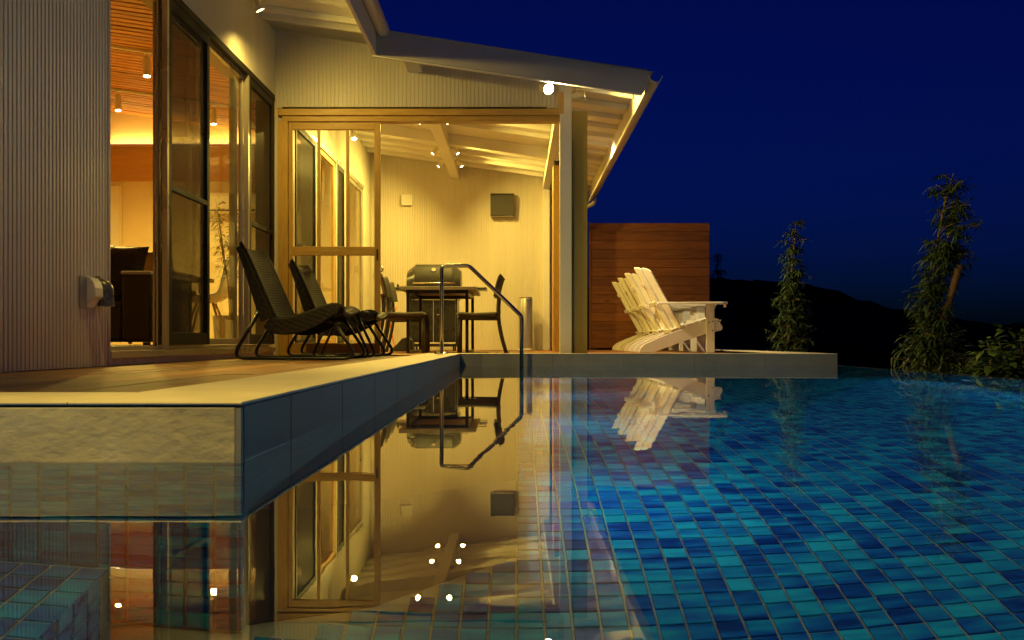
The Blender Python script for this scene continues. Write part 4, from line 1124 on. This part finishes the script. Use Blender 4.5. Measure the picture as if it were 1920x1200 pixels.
for k in range(7):
    a = rnd.uniform(0, 6.28); top = Vector((math.cos(a) * .16, math.sin(a) * .16, rnd.uniform(1.15, 1.5)))
    st = [Vector((0, 0, .25)), Vector((top.x * .15, top.y * .15, .6)), Vector((top.x * .6, top.y * .6, top.z * .75)), top]; stems.append(st)
    MB().tube(st, .006, 6, radii=[.009, .007, .005, .002]).build('branch', 'bark', pl, smooth=True)
plant_crown('foliage', 'leaf_olive', pl, stems, 60, .095, .018, .5, rnd, .06, .35)

# ================================================================== GARDEN
def tree(name, label, x, y, ztop, seed, lean=0.0, n=1.0, env=((0, .26, 0, 1), (.4, .24, 0, 1), (1, .10, 0, 1))):
    def ev(t):
        for a, b in zip(env, env[1:]):
            if t <= b[0]:
                f = (t - a[0]) / (b[0] - a[0]); return tuple(p + (q - p) * f for p, q in zip(a, b))
        return env[-1]
    rnd = random.Random(seed); z0 = -.45; H = ztop - z0
    e = empty(name, (x, y, z0)); tag(e, label, 'tree', 'slim leafy trees along the overflow edge')
    stems = []
    for k in range(3):
        pts = []; a = rnd.uniform(0, 6.28); hh = H * (1.0, .84, .7)[k]
        for j in range(9):
            t = j / 8; w = .10 * math.sin(t * 5 + a) * t
            pts.append(Vector((math.cos(a) * .06 * (1 - t * .3) + lean * t * t * H + w * .6, math.sin(a) * .06 + w * .5, hh * t)))
        stems.append(pts)
        MB().tube(pts, .012, 7, radii=[.021 - .016 * j / 8 for j in range(9)]).build('trunk', 'bark', e, smooth=True)
    twigs = []
    for st in stems:
        for k in range(int(94 * n)):
            t = rnd.uniform(.06, 1.0)
            _, rad, dx, den = ev(t)
            if rnd.random() > den: continue
            i = min(int(t * 8), 7); p = st[i].lerp(st[i + 1], t * 8 - i); a = rnd.uniform(0, 6.28)
            en = rad * rnd.uniform(.35, 1.08)
            d = Vector((math.cos(a) * en + dx, math.sin(a) * en, en * rnd.uniform(.0, .7)))
            twigs.append([p, p + d * .5 + Vector((0, 0, .02)), p + d])
    tw = MB()
    for s_ in twigs: tw.tube(s_, .003, 4, False)
    o = tw.build('twigs', 'bark', e); o['kind'] = 'stuff'
    plant_crown('crown', 'leaf_bamboo', e, twigs, 17, .105, .017, .6, rnd, .025, .25)
    return e
tree('slim_tree', 'tallest slim leafy tree, beside the leaning stake', 3.40, 7.9, at(0, 322, 7.9).z, 4, .105, 1.1,
     ((0, .24, 0, .9), (.25, .24, 0, .95), (.42, .22, -.02, .9), (.52, .12, -.05, .35), (.6, .10, -.10, .45), (.70, .13, -.10, .6), (.76, .16, .06, .8), (.9, .20, .08, .9), (1, .06, 0, .9)))
tree('slim_tree', 'slim leafy tree rising behind the end of the far coping', 3.46, 12.0, at(0, 415, 12.0).z, 9, .012, 1.0,
     ((0, .30, 0, .9), (.35, .28, -.03, .85), (.5, .26, -.04, .85), (.62, .22, -.02, .75), (.68, .10, .02, .35), (.78, .14, 0, .6), (.88, .17, 0, .9), (1, .05, 0, .9)))
tree('slim_tree', 'faint slim tree far behind the white chairs, next to the wood screen', 3.50, 16.7, at(0, 472, 16.7).z, 14, .0, .8,
     ((0, .30, 0, .9), (.6, .24, 0, .6), (1, .05, 0, .8)))
stk = empty('tree_stake', tuple(at(1773, 600, 7.6))); tag(stk, 'thick leaning wooden stake propping the tallest slim tree', 'stake')
b0 = at(1745, 700, 7.75); b1 = at(1800, 497, 7.80); b0 = b1 + (at(1772, 590, 7.90) - b1) * 3.0
MB().tube([b0 - stk.location, b1 - stk.location], .030, 14, radii=[.032, .029]).build('pole', 'stake_wood', stk, smooth='auto')
def bush(label, x, y, z0, h, w, seed):
    rnd = random.Random(seed); e = empty('bush', (x, y, z0)); tag(e, label, 'bush', 'broad leaved bushes beyond the overflow edge')
    stems = []
    for k in range(26):
        a = rnd.uniform(0, 6.28); r = w * math.sqrt(rnd.random()); top = Vector((math.cos(a) * r, math.sin(a) * r, h * rnd.uniform(.45, 1.0) * (1 - .35 * (r / w) ** 2)))
        stems.append([Vector((top.x * .2, top.y * .2, 0)), Vector((top.x * .65, top.y * .65, top.z * .6)), top])
        if k < 8: MB().tube(stems[-1], .008, 5, radii=[.012, .008, .003]).build('stem', 'bark', e, smooth=True)
    plant_crown('foliage', 'leaf_bush', e, stems, 42, .085, .055, .5, rnd, .06, .2)
bush('broad leaved bush at the right edge of the photo, tallest of the bushes', 3.90, 7.30, -.5, .74, .50, 21)
bush('low broad leaved bush between the tallest slim tree and the edge bush', 3.58, 7.2, -.5, .56, .34, 22)
bush('dark broad leaved bush farther back behind the low bush', 4.5, 8.9, -.5, .70, .6, 23)
bush('low bush at the foot of the tallest slim tree', 3.25, 7.0, -.55, .40, .30, 24)
